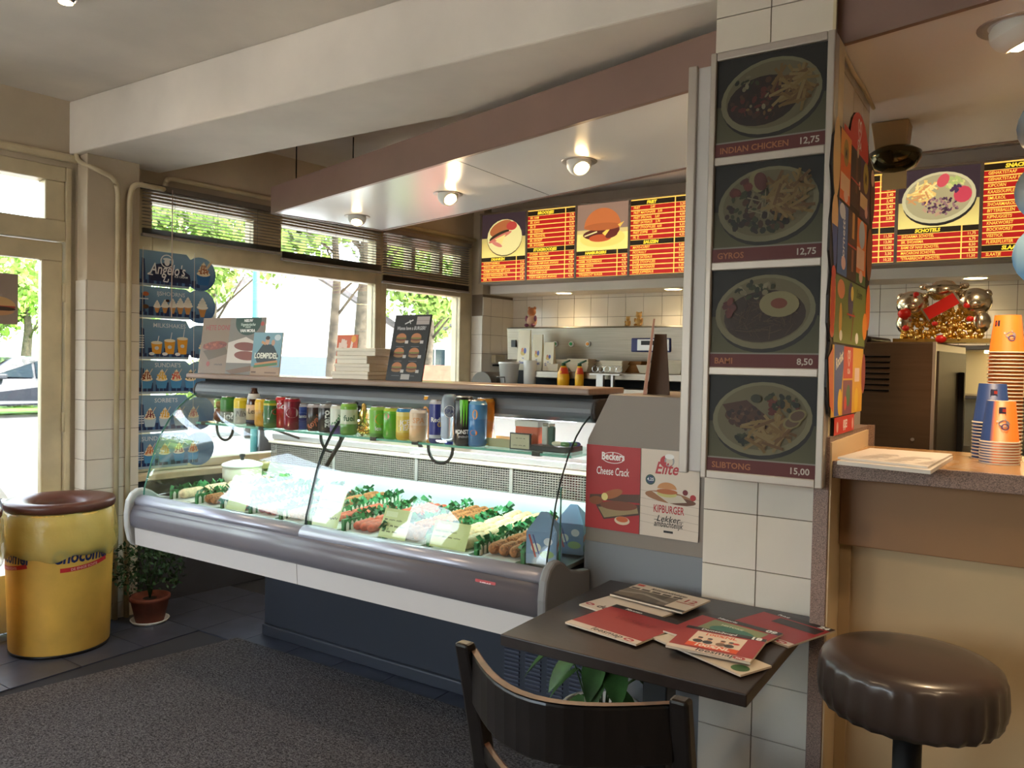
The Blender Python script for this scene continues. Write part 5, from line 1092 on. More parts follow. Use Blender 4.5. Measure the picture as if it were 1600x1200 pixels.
# wire rack on the range
rk = thing('wire_rack', 'small wire rack standing on the range behind the counter', 'rack', (Xat(950, 4.82), 4.82, 1.2455)); x = Xat(950, 4.82); b = B()
for k in range(5): b.tube([(x-.09+.045*k+.022*math.cos(a*.63), 4.80, 1.375+.022*math.sin(a*.63)) for a in range(10)], .0018, 5, closed=True)
b.obj('loops', M_chrome, rk); B().box(x-.12, 4.78, 1.335, x+.1, 4.84, 1.342).box(x-.08, 4.80, 1.2455, x-.03, 4.83, 1.335).box(x+.03, 4.80, 1.2455, x+.045, 4.83, 1.335).obj('stand', M_alu, rk)
# figurines on the hood
def figurine(px, h, cols, label):
    Y = 5.33; x = Xat(px, Y); z = 1.691; t = thing('figurine', label, 'figurine', (x, Y, z), 'figurines on the range hood'); s = h/.18
    B().sph((x, Y, z+.05*s), .045*s, (1, .9, 1.15)).obj('body', mat('fig'+str(px), cols[0], .4), t)
    b = B().sph((x, Y-.005, z+.125*s), .036*s, (1, .95, 1)); 
    for sx in (-1, 1): b.sph((x+sx*.026*s, Y, z+.155*s), .013*s, nu=8, nv=6)
    b.sph((x, Y-.035*s, z+.118*s), .014*s, nu=8, nv=6); b.obj('head', mat('figh'+str(px), cols[1], .4), t)
    b = B()
    for sx in (-1, 1): b.sph((x+sx*.03*s, Y-.03*s, z+.015*s), .018*s, (1, 1.4, .8), 8, 6).sph((x+sx*.042*s, Y-.015*s, z+.07*s), .013*s, (1, 1, 2), 8, 6)
    b.obj('limbs', mat('figl'+str(px), cols[2], .4), t)
figurine(829, .175, ((206, 160, 130), (176, 110, 70), (130, 70, 90)), 'tall brown animal figurine on the range hood above the paper bags')
figurine(979, .08, ((206, 160, 90), (216, 172, 104), (190, 140, 80)), 'smaller of two tan bear figurines on the range hood')
figurine(996, .115, ((206, 160, 90), (216, 172, 104), (190, 140, 80)), 'larger of two tan bear figurines on the range hood')
# soap holder on the tiled pilaster
t = thing('wall_dispenser', 'small cream dispenser on the tiled side wall by the kitchen', 'dispenser', Wp(3.27, .125, 1.40)); B(MW).box(3.20, .1208, 1.40, 3.33, .17, 1.47).obj('box', M_frame, t, bevel=.01); B(MW).box(3.22, .12, 1.375, 3.31, .15, 1.39).obj('tray', M_black, t)

# steel counter with niche right of the pillar
st = thing('steel_counter', 'stainless kitchen unit with lit niche behind the bar', 'kitchen unit', (.3, 5.3, 0))
B().box(-.98, 4.9, 0, 1.6, 5.65, .95).obj('body', M_brush, st); B().box(-.98, 5.25, 1.53, 1.6, 5.65, 1.56).obj('top_shelf', M_brush, st, bevel=.004); B().box(-.98, 5.60, .95, 1.6, 5.65, 1.53).obj('back_panel', mat('niche_panel', (226, 206, 160), .35, metal=.2), st); B().box(-.98, 5.2, 1.25, 1.6, 5.6, 1.27).obj('mid_shelf', M_brush, st, bevel=.003)
for x in (-.98, .02, 1.58): B().box(x, 5.2, .95, x+.02, 5.6, 1.53).obj('upright', M_brush, st)
B().box(-.2, 5.3, 1.515, 1.3, 5.34, 1.529).obj('strip_lamp', mat('niche_lamp', (255, 255, 255), emit=(255, 226, 160), es=14), st)
nl = bpy.data.lights.new('niche_lamp', 'AREA'); nl.shape = 'RECTANGLE'; nl.size = 1.4; nl.size_y = .04; nl.energy = 5; nl.color = (1, .85, .6); no = bpy.data.objects.new('niche_lamp', nl); COL.objects.link(no); no.location = (.55, 5.32, 1.512); no.parent = st; no.matrix_parent_inverse = WM[st.name].inverted()

# ================================================================== machine with gold figure
km = thing('kitchen_counter', 'low steel worktop behind the bar carrying the machine', 'counter', (-.3, 3.2, 0)); B().box(-.72, 2.80, 0, 1.2, 3.65, .90).obj('body', M_brush, km, bevel=.004)
mc = thing('countertop_machine', 'brown steel countertop machine with louvred side behind the bar', 'machine', (-.43, 3.24, .9005), None, math.radians(-7)); Mx = WM[mc.name]
M_mach = mat('bronze_steel', (104, 86, 70), .35, metal=.7, var=.05, scale=3, stretch=(1, 1, 20))
B(Mx).box(-.22, -.25, 0, .21, .25, .60).obj('casing', M_mach, mc, bevel=.006)
for c0 in (-.17, -.03):
    for k in range(7):
        z = .555-.0195*k; l_ = B(Mx); l_.box(c0, -.2515, z-.009, c0+.10, -.2495, z); o = l_.obj('louvre_slot', M_dark, mc); B(Mx).prism([(-.25, z), (-.258, z-.003), (-.25, z-.004)], c0-.002, c0+.102, 'x').obj('louvre_lip', M_mach, mc)
B(Mx).box(.21, -.22, .03, .216, .23, .57).obj('door_glass', mat('smoked_glass', (54, 46, 38), .45), mc); B(Mx).box(.214, .10, .2, .235, .125, .5).obj('door_handle', M_black, mc, bevel=.004); B(Mx).box(.203, -.255, 0, .213, -.245, .6).obj('corner_trim', M_alu, mc); B(Mx).cyl((.15, -.252, .27), (.15, -.256, .27), .006, n=8).obj('screw', M_alu, mc)
B(Mx).box(-.20, -.16, .60, -.02, .12, .625).obj('lid', M_black, mc, bevel=.01)
gx, gy, gz = Xat(1470, 3.13), 3.13, 1.5015
gf = thing('gold_figure_group', 'shiny gold and silver bear figures with an ingot and red scroll on the machine', 'figurine', (gx, gy, gz)); rg = random.Random(9)
M_silver = mat('silver_chrome', (226, 214, 190), .2, metal=1); M_rl = mat('red_lacquer', (196, 36, 30), .3)
b = B().box(gx-.15, gy-.06, gz, gx+.15, gy+.06, gz+.014)
for k in range(330):
    u = rg.uniform(-1, 1); v = rg.random(); hh = .115*(1-.35*u*u); b.sph((gx+u*.125, gy-.03-.03*(1-v)+rg.uniform(0, .05), gz+.012+v*hh), rg.uniform(.006, .0105), nu=8, nv=5)
b.obj('coin_pile', M_gold, gf)
for sx, zz in ((-1, .135), (1, .14)):
    b = B(); c = (gx+sx*.095, gy-.02, gz+zz); b.sph(c, .05, (1.05, .9, .95), 18, 12)
    for e_ in (-1, 1): b.sph((c[0]+e_*.036, c[1], c[2]+.026), .015, nu=10, nv=7)
    b.sph((c[0], c[1]-.036, c[2]-.01), .018, (1.3, .8, .8), 10, 7); b.sph((gx+sx*.115, gy-.03, gz+.07), .03, (1, .9, 1.3), 12, 8); b.obj('bear', M_silver, gf)
b = B(); pr_ = [(0, .15), (.03, .15), (.052, .17), (.06, .198), (.045, .192), (.04, .2), (.025, .215), (0, .22)]; b.lathe(pr_, (gx, gy, gz), 24)
for sx in (-1, 1): b.sph((gx+sx*.062, gy, gz+.197), .016, (1, 1, .7), 8, 6)
b.obj('ingot', M_silver, gf)
Mr = Matrix.Translation((gx+.0, gy-.085, gz+.122)) @ Matrix.Rotation(-.55, 4, 'Y'); B(Mr).box(-.052, -.003, -.02, .052, .003, .02).obj('scroll', M_rl, gf); B(Mr).box(-.058, -.005, -.026, -.052, .005, .026).box(.052, -.005, -.026, .058, .005, .026).obj('scroll_rods', M_silver, gf)
for x_, z_, s_ in ((-.115, .10, .022), (-.08, .168, .01), (.075, .125, .012), (-.09, .13, .01), (.0, .012, .018), (.085, .08, .012), (-.02, .065, .01), (-.11, .05, .012)): B().sph((gx+x_, gy-.062, gz+z_), s_, (1, .5, .8), 8, 6).obj('red_bead', M_rl, gf)
t = B().lathe([(0.02, 0), (.07, .01), (.085, .05), (.06, .085), (0, .10)], (-.60, 3.32, 1.527), 14).obj('black_bag', M_black); tag(t, 'black rounded bag on the machine behind the ice lolly sign', 'bag'); t.location = (0, 0, 0)
t = B().sph((Xat(1427, 3.3), 3.3, 1.56), .034, (1.4, .8, .7)).obj('cream_cloth', mat('cloth_cream', (206, 176, 110), .8)); tag(t, 'crumpled cream cloth lying on the machine beside the gold figures', 'cloth'); t.location.z = -.035
# ================================================================== bar: partition, ledge, panels
M_ctop = mat('bar_laminate', (176, 136, 92), .22, var=.03, scale=3)
M_apron = mat('bar_apron', (156, 116, 80), .45, var=.03, scale=3)
M_cface = mat('cream_face', (226, 200, 160), .45)
pa = thing('bar_partition', 'speckled brown partition panel with cream face beside the bar', 'partition', (-.42, 2.37, 0))
B().box(-.441, 2.09, 0, -.404, 2.655, 1.232).obj('panel', M_speck, pa, bevel=.002); B().box(-.4045, 2.096, 0, -.4, 2.645, 1.218).obj('cream_face', M_cface, pa); B().box(-.404, 2.645, 0, -.385, 2.665, 1.232).obj('end_post', M_speck, pa)
bar = thing('bar_counter', 'brown bar ledge with speckled edge and beige front panel', 'bar', (.4, 2.4, 0))
B().box(-.3995, 2.112, 1.13, 1.6, 2.62, 1.1705).obj('ledge', M_ctop, bar, bevel=.003); B().box(-.3995, 2.104, 1.128, 1.6, 2.113, 1.1715).obj('ledge_edge', M_speck, bar, bevel=.002)
B().box(-.3995, 2.215, .94, 1.6, 2.25, 1.13).obj('apron', M_apron, bar, bevel=.003); B().box(-.3995, 2.25, 0, 1.6, 2.28, 1.13).obj('front_panel', M_beige, bar)
B().box(-.3995, 2.235, .02, -.372, 2.25, .94).obj('end_batten', M_beige, bar)
# newspapers on the ledge
def sheet(px, z, th=.004, name='newspaper', label='', draw=None, paper=(206, 198, 190), group=None, cat='newspaper'):
    P = [onz(x, y, z) for x, y in px]; n = len(P); b = B(); b.add([tuple(v) for v in P]+[tuple(v-Vector((0, 0, th))) for v in P], [tuple(range(n)), tuple(range(n, 2*n))[::-1]]+[(i, n+i, n+(i+1) % n, (i+1) % n) for i in range(n)])
    o = b.obj(name, mat('paper%d' % paper[0], paper, .8)); o.data.update(); tag(o, label, cat, group); return o
sheet([(1308, 720), (1454, 735), (1489, 713), (1360, 703)], 1.180, .009, label='folded newspaper at the bottom of the pair on the bar ledge', group='newspapers on the bar')
np_ = sheet([(1309, 714), (1450, 729), (1488, 709), (1360, 700)], 1.1855, .005, label='upper newspaper of the pair on the bar ledge', group='newspapers on the bar')
P0 = onz(1309, 714, 1.1855); P1 = onz(1450, 729, 1.1855); U = (P1-P0).normalized(); V = Vector((-U.y, U.x, 0)); p = Pr((P1-P0).length, .24); rr = random.Random(3)
for k in range(9):
    for c in range(4): p.rect(.03+.07*c, .03+.018*k, .03+.07*c+rr.uniform(.03, .06), .034+.018*k, (140, 130, 124))
p.obj('print', PRINT, np_, P0+Vector((0, 0, .0002)), U, V)
# paper cups
def cup_mesh(nm, cols, top=False):
    n = 24; prof = [(.0445, 0), (.0455, .002), (.0445, .004), (.0425, .004), (.032, .105), (.031, .105), (.0, .103)]; b = B(); b.lathe(prof, (0, 0, 0), n, [(236, 226, 206)]*3+[cols[0]]*2+[(220, 200, 180)]*2, caps=False)
    k = len(prof)
    if len(cols) > 1:
        for i in range(n):
            a = 360*i/n
            if 60 < (a+0) % 360 < 255 or False:
                for q in (3, 4): b.c[i*k+q] = cols[1]
    return b.mesh(nm, printmat('cup_print', .45), True)
OR, BL = (226, 120, 40), (40, 66, 124)
cupA, cupB, cupC = cup_mesh('paper_cup', [OR]), cup_mesh('paper_cup', [OR, BL]), cup_mesh('paper_cup', [BL])
def cup_stack(px, dep, n, pitch, me, word):
    a = YAW-math.atan((px-800)/F); Y = dep/(math.cos(YAW)+math.tan(a)*math.sin(YAW)); x = -Y*math.tan(a)
    for k in range(n):
        o = share(me, 'paper_cup', None, (x, Y, 1.1708+pitch*k)); tag(o, ('topmost ' if k == n-1 else '')+'upside-down ' + word + ' paper cup in the ' + ('tall' if n > 20 else 'short') + ' stack on the bar', 'cup', 'paper cups stacked on the bar')
        if k == n-1 and n > 8:
            p = Pr(.06, .09, None, .00003); p.rect(.002 if n > 20 else .034, .07, .018 if n > 20 else .05, .086, (60, 60, 90)); p.rect(.004 if n > 20 else .042, .074, .010 if n > 20 else .05, .082, (190, 60, 50)); p.ell(.046, .045, .012, .009, (170, 160, 170)); p.ring(.048, .037, .007, .003, (110, 90, 130)); p.line([(.03, .05), (.05, .056)], .005, (214, 206, 200))
            p.obj('print', MATS['cup_print'], o, fn=lambda u, v, k_, x=x, Y=Y, z=1.1708+pitch*k: ((x+(.0428-.1*v+k_)*math.cos(-math.pi/2-.2+(u-.03)/.036)), (Y+(.0428-.1*v+k_)*math.sin(-math.pi/2-.2+(u-.03)/.036)), z+.004+v))
cup_stack(1565, 2.0, 9, .0068, cupB, 'blue and orange'); cup_stack(1551, 2.095, 12, .0088, cupC, 'blue'); cup_stack(1571, 2.20, 29, .0102, cupA, 'orange')
t = B().cyl((.06, 2.25, 1.171), (.06, 2.25, 1.19), .03, n=18).obj('red_lid', M_rl, bevel=.003); tag(t, 'small red round lid beside the paper cups on the bar', 'lid')

# ================================================================== bar stool
sx, sy = -.184, 1.84
so = thing('bar_stool', 'round dark bar stool with pleated vinyl seat at the bar', 'bar stool', (sx, sy, 0))
M_vinyl = mat('dark_vinyl', (66, 54, 48), .28, var=.1, scale=8, coat=.15)
b = B(); n = 108; prof = [(0, .806), (.08, .806), (.135, .804), (.160, .800), (.172, .792), (.178, .780), (.180, .765), (.182, .73), (.178, .705), (.168, .688), (.0, .688)]; k = len(prof); v = []; f = []
for i in range(n):
    a = 2*math.pi*i/n; pl_ = abs(((i % 4)/4.0)*2-1)
    for r_, z in prof:
        q = r_
        if z < .785 and r_ > .1: q = r_-.006*(1-pl_)*min(1, (.79-z)/.02)
        v.append((sx+q*math.cos(a), sy+q*math.sin(a), z))
f = [(i*k+q, ((i+1) % n)*k+q, ((i+1) % n)*k+q+1, i*k+q+1) for i in range(n) for q in range(k-1)]
b.add(v, f, None, True); b.obj('seat', M_vinyl, so)
B().cyl((sx, sy, .03), (sx, sy, .688), .028, n=16).obj('post', M_black, so); B().lathe([(.0, 0.007), (.2, .007), (.2, .018), (.06, .03), (.028, .06)], (sx, sy, 0), 32).obj('base', M_black, so); B().tube([(sx+.13*math.cos(a*.314), sy+.13*math.sin(a*.314), .30) for a in range(20)], .009, 8, closed=True).cyl((sx-.13, sy, .30), (sx+.13, sy, .30), .007, n=8).obj('foot_ring', M_chrome, so)

# ================================================================== table, magazines, chair
M_tab = mat('black_brown_laminate', (44, 36, 34), .38, var=.12, scale=30, stretch=(1, 12, 1))
tb = thing('cafe_table', 'square dark brown cafe table with magazines against the pillar', 'table', (-.73, 1.865, 0))
B().box(-1.037, 1.565, .722, -.445, 2.163, .75).obj('table_top', M_tab, tb, bevel=.003)
B().box(-.785, 1.84, .03, -.72, 1.905, .722).obj('post', M_black, tb, bevel=.004); B().box(-.95, 1.85, .007, -.555, 1.895, .035).box(-.775, 1.67, .007, -.73, 2.07, .034).obj('foot', M_black, tb, bevel=.006); B().box(-.90, 1.74, .70, -.60, 2.0, .722).obj('top_plate', M_black, tb)
RDM = (156, 40, 42)
def mag(pa_, pb_, h, z, label, draw, th=.004, curl=0, paper=(206, 190, 172)):
    p0, p1 = onz(*pa_, z), onz(*pb_, z); U = (p1-p0); w_ = U.length; U.normalize(); V = Vector((-U.y, U.x, 0)); t = thing('magazine', label, 'magazine', tuple((p0+p1)/2+V*h/2-Vector((0, 0, th))), 'magazines on the table')
    def fz(u): return curl*(u/w_)**2
    b = B(); N_ = 6; vs_ = []
    for i in range(N_+1):
        for q in (0, h):
            c = p0+U*(w_*i/N_)+V*q; vs_ += [(c.x, c.y, z+fz(w_*i/N_)), (c.x, c.y, z-th+fz(w_*i/N_)*.6)]
    fs = []
    for i in range(N_):
        a, c = i*4, (i+1)*4; fs += [(a, c, c+2, a+2), (a+1, a+3, c+3, c+1), (a, a+1, c+1, c), (a+2, c+2, c+3, a+3)]
    fs += [(0, 2, 3, 1), (N_*4, N_*4+1, N_*4+3, N_*4+2)]; b.add(vs_, fs); b.obj('pages', mat('pages%d' % paper[0], paper, .8), t)
    p = Pr(w_, h, None, .00003); draw(p, w_, h); p.obj('cover', PRINT, t, fn=lambda u, v, k_: tuple(p0+U*u+V*v+Vector((0, 0, k_+.0003+fz(u)))))
def logo(p, u, v): p.ell(u, v, .014, .009, (170, 36, 44)); p.text('nu', u, v-.004, .014, WH, 'c', .03)
def cover(num, title, pic=None, foot=True):
    def d(p, w_, h):
        p.rect(0, 0, w_, h, RDM)
        n_ = 6
        for i in range(n_): p.rect(w_*i/n_, h*.88, w_*(i+1)/n_, h, (36, 32, 32))
        p.text(title, w_*.2, h*.905, .016, WH, 'l', .02, .1); p.text(num, w_*.95, h*.895, .026, WH, 'r', .05)
        if foot:
            p.rect(0, 0, w_, h*.12, (214, 198, 184)); p.text('leesmap', w_*.35, h*.03, .028, (50, 40, 40), 'l', .02, .1); logo(p, w_*.86, h*.06)
        if pic: pic(p, w_, h)
    return d
def picA(p, w_, h): p.text('LEESMAP', w_*.3, h*.55, .03, (140, 32, 34), 'l', .03)
def picF(p, w_, h):
    p.rect(w_*.18, h*.25, w_*.80, h*.82, (226, 206, 186)); p.rect(w_*.18, h*.18, w_*.80, h*.34, (220, 84, 44)); p.text('100%NL', w_*.5, h*.70, .022, (220, 96, 60), 'c', .03); p.text('100%NL', w_*.5, h*.22, .024, (240, 220, 206), 'c', .04, .1)
    for u, c in ((.28, (50, 44, 44)), (.40, (40, 40, 50)), (.56, (120, 90, 70)), (.66, (50, 46, 48))): p.ell(w_*u, h*.42, w_*.06, h*.07, c); p.ell(w_*u, h*.53, w_*.03, h*.05, (200, 150, 124)); p.ell(w_*u, h*.57, w_*.032, h*.03, dim(c, .8))
    p.ell(w_*.72, h*.55, .008, .006, (206, 60, 50))
def picD(p, w_, h): p.rect(w_*.2, h*.3, w_*.9, h*.84, (126, 136, 96)); p.ell(w_*.58, h*.56, w_*.28, h*.16, (50, 110, 96)); p.text('HISTORIE', w_*.5, h*.7, .014, (210, 220, 190), 'c')
def picB(p, w_, h):
    p.rect(0, 0, w_, h, (210, 194, 176)); p.rect(0, h*.1, w_*.72, h*.62, (110, 98, 84)); r = random.Random(6)
    for i in range(6): p.rect(w_*.12*i, h*.1, w_*.12*(i+1), h*.62, dim((110, 98, 84), r.uniform(.8, 1.15)))
    p.line([(0, h*.3), (w_*.3, h*.45), (w_*.7, h*.28)], .012, (150, 140, 126)); p.rect(0, 0, w_, h*.1, (60, 52, 46))
    for k in range(5): p.rect(w_*(.02+.15*k), h*.64, w_*(.14+.15*k), h*.72, (70, 56, 48))
    p.text('Middenstandsbelangen', w_*.25, h*.78, .026, (60, 50, 46), 'l', .01, .25, fit=w_*.5); p.text('12', w_*.95, h*.55, .04, (170, 60, 56), 'r', .02); p.rect(w_*.74, h*.46, w_*.98, h*.49, (170, 60, 56)); p.rect(w_*.02, h*.85, w_*.12, h*.95, (190, 50, 44))
def picC(p, w_, h): p.rect(0, 0, w_, h, (214, 200, 186)); p.text('dewsmap', w_*.2, h*.1, .034, (60, 40, 44), 'l', .03, .1); logo(p, w_*.08, h*.13)
TZ = .7545
mag((905, 944), (1000, 975), .20, TZ, 'pale magazine with red round logo underneath the stack', picC)
mag((883, 972), (994, 1007), .215, TZ+.0045, 'large red magazine with pale foot strip lying flat', cover('', 'Mannen', picA))
mag((953, 928), (1066, 957), .15, TZ+.010, 'grey news magazine numbered 12 on top of the red one', picB, .004, .0)
mag((1128, 975), (1232, 1010), .20, TZ, 'red magazine numbered 24 next to the pillar', cover('24', 'Privé', lambda p, w_, h: p.rect(w_*.3, h*.62, w_*.95, h*.84, (50, 40, 40))))
mag((1020, 996), (1157, 1055), .10, TZ+.004, 'cream back cover sticking out under the top magazine', lambda p, w_, h: (p.rect(0, 0, w_, h, (200, 186, 166)), p.ell(w_*.9, h*.3, .02, .02, (50, 90, 50))))
mag((1036, 985), (1158, 1022), .20, TZ+.0090, 'red magazine numbered 09 with a green picture', cover('09', 'Historie', picD, False))
mag((1040, 1008), (1172, 1035), .165, TZ+.0145, 'topmost red magazine numbered 18 with a group photograph', cover('18', 'Dames/Jeugd', picF), .005)

M_ch = mat('dark_stained_wood', (22, 18, 17), .32, var=.25, scale=14, stretch=(6, 6, 1), coat=.2)
M_chw = mat('worn_wood_edge', (84, 56, 40), .4, var=.25, scale=30)
ch = thing('dining_chair', 'dark wooden chair with curved back rails pulled up to the cafe table', 'chair', (-.655, 1.42, 0))
CXL, CXR = -.868, -.448
def post(x, sgn):
    pts = [(x, 1.235, .007), (x, 1.275, .25), (x, 1.29, .45), (x, 1.262, .62), (x+sgn*.0, 1.225, .76), (x-sgn*.004, 1.195, .872)]; b = B()
    ws = [.014, .017, .019, .019, .018, .016]
    vs_ = []; 
    for (px_, py_, pz_), w_ in zip(pts, ws): vs_ += [(px_-w_, py_-w_*.9, pz_), (px_+w_, py_-w_*.9, pz_), (px_+w_, py_+w_*.9, pz_), (px_-w_, py_+w_*.9, pz_)]
    fs = [(0, 3, 2, 1), tuple(range(20, 24))]
    for i in range(5):
        for q in range(4): fs.append((i*4+q, i*4+(q+1) % 4, i*4+4+(q+1) % 4, i*4+4+q))
    b.add(vs_, fs); return b.obj('back_post', M_ch, ch, bevel=.006)
post(CXL, 1); post(CXR, -1)
def railpts(z0, z1, bow, y0, th, n=14):
    vs_ = []; fs = []
    for i in range(n+1):
        t = i/n; x = CXL+.01+(CXR-CXL-.02)*t; y = y0-bow*math.sin(math.pi*t)
        vs_ += [(x, y-th/2, z0), (x, y+th/2, z0), (x, y+th/2-.004, z1), (x, y-th/2-.004, z1)]
    for i in range(n):
        for q in range(4): fs.append((i*4+q, i*4+(q+1) % 4, i*4+4+(q+1) % 4, i*4+4+q))
    fs += [(0, 3, 2, 1), tuple(n*4+q for q in range(4))]
    return B().add(vs_, fs)
railpts(.755, .856, .115, 1.213, .022).obj('top_rail', M_ch, ch, bevel=.005)
railpts(.8565, .8585, .115, 1.209, .016).obj('worn_edge', M_chw, ch)
railpts(.625, .665, .10, 1.255, .02).obj('lower_rail', M_ch, ch, bevel=.006)
railpts(.6655, .667, .10, 1.251, .012).obj('worn_edge', M_chw, ch)
B().prism([(CXL-.005, 1.28), (CXR+.005, 1.28), (CXR+.02, 1.66), (CXR-.02, 1.70), (CXL+.02, 1.70), (CXL-.02, 1.66)], .445, .468).obj('seat', M_ch, ch, bevel=.008)
for x in (CXL, CXR):
    B().cyl((x, 1.655, .007), (x, 1.65, .445), .015, .019, 10).obj('front_leg', M_ch, ch); B().cyl((x, 1.28, .22), (x, 1.655, .22), .010, n=8).obj('stretcher', M_ch, ch)
B().cyl((CXL, 1.47, .22), (CXR, 1.47, .22), .010, n=8).obj('stretcher', M_ch, ch); B().box(CXL, 1.285, .40, CXR, 1.30, .445).box(CXL, 1.64, .40, CXR, 1.655, .445).obj('apron', M_ch, ch)

# ================================================================== leafy plants
def leafpot(name, label, c, prof, pm, leaves, soil_r, soil_z, saucer=None):
    t = thing(name, label, 'plant', c); B().lathe(prof, c, 32).obj('pot', pm, t); B().lathe([(soil_r, soil_z), (0, soil_z+.005)], c, 20, caps=False).obj('soil', mat('soil', (48, 36, 28), .9), t)
    if saucer: B().lathe([(0, .002), (saucer, .002), (saucer+.012, .018), (saucer+.006, .018), (saucer-.004, .008), (0, .008)], (c[0], c[1], .0), 28, caps=False).obj('saucer', M_white, t)
    leaves(t, c); return t
M_lily = mat('lily_leaf', (54, 84, 44), .4, var=.3, scale=12)
def lily(t, c):
    r = random.Random(11)
    for k in range(17):
        a = 2*math.pi*k/17+r.uniform(-.2, .2); R_ = r.uniform(.09, .20); hh = r.uniform(.10, .22); base = Vector((c[0]+.03*math.cos(a), c[1]+.03*math.sin(a), c[2]+.41))
        tip0 = Vector((c[0]+R_*.6*math.cos(a), c[1]+R_*.6*math.sin(a), c[2]+.41+hh)); B().tube([base, base*.4+tip0*.6+Vector((0, 0, .03)), tip0], .0025, 5).obj('stem', M_lily, t)
        d = Vector((math.cos(a), math.sin(a), -.75)).normalized(); s = d.cross(Vector((0, 0, 1))).normalized(); L = r.uniform(.10, .15); W_ = L*.27; up = s.cross(d); b = B(); vs_ = []
        for i in range(7):
            q = i/6; wd = W_*math.sin(math.pi*min(1, q*.93+.07))**.8; m_ = tip0+d*(L*q)-Vector((0, 0, .03*q*q)); vs_ += [tuple(m_-s*wd+up*wd*.25), tuple(m_), tuple(m_+s*wd+up*wd*.25)]
        fs = []
        for i in range(6): fs += [(i*3, i*3+1, i*3+4, i*3+3), (i*3+1, i*3+2, i*3+5, i*3+4)]
        b.add(vs_, fs, None, True); b.obj('leaf', M_lily, t)
pr_ = [(.0, 0.007), (.085, .007), (.09, .02), (.112, .42), (.118, .425), (.118, .44), (.108, .44), (.104, .41), (0, .41)]
lp = leafpot('potted_lily', 'leafy plant in tall white fluted pot under the cafe table', (-.965, 1.985, 0), pr_, M_white, lily, .104, .41)
fl = B()
for i in range(26):
    a = 2*math.pi*i/26; fl.tube([(-.965+.0905*math.cos(a), 1.985+.0905*math.sin(a), .02), (-.965+.1125*math.cos(a), 1.985+.1125*math.sin(a), .42)], .004, 5)
fl.obj('fluting', M_white, lp)
M_bush = mat('dark_bush_leaf', (40, 66, 38), .5, var=.4, scale=20)
def bush(t, c):
    r = random.Random(21); b = B()
    for k in range(900):
        th, ph_ = r.uniform(0, 6.28), math.acos(r.uniform(-.75, 1)); q = .05+.15*r.random()**.5; p = Vector((c[0]+q*math.sin(ph_)*math.cos(th)*.82, c[1]+q*math.sin(ph_)*math.sin(th)*1.0, c[2]+.30+q*.95*math.cos(ph_)))
        if (p-W0).dot(WN) < .135: continue
        u = Vector((r.gauss(0, 1), r.gauss(0, 1), r.gauss(0, 1))).normalized(); v_ = u.cross(Vector((r.gauss(0, 1), r.gauss(0, 1), r.gauss(0, 1)))).normalized(); s = r.uniform(.010, .019); b.add([p-u*s, p-v_*s*.45, p+u*s, p+v_*s*.45], [(0, 1, 2, 3)])
    tag(b.obj('foliage', M_bush, t), kind='stuff')
    for k in range(7):
        a = k*.9; B().tube([(c[0], c[1], .12), (c[0]+.05*math.cos(a), c[1]+.05*math.sin(a), .36)], .003, 5).obj('stem', M_bush, t)
leafpot('bushy_plant', 'dark bushy plant in terracotta pot under the end of the glass case', (-3.835, 2.434, 0), [(0, .008), (.07, .008), (.095, .12), (.10, .12), (.10, .14), (.092, .14), (.088, .125), (0, .125)], mat('terracotta', (122, 62, 44), .7, var=.1), bush, .088, .122, .085)

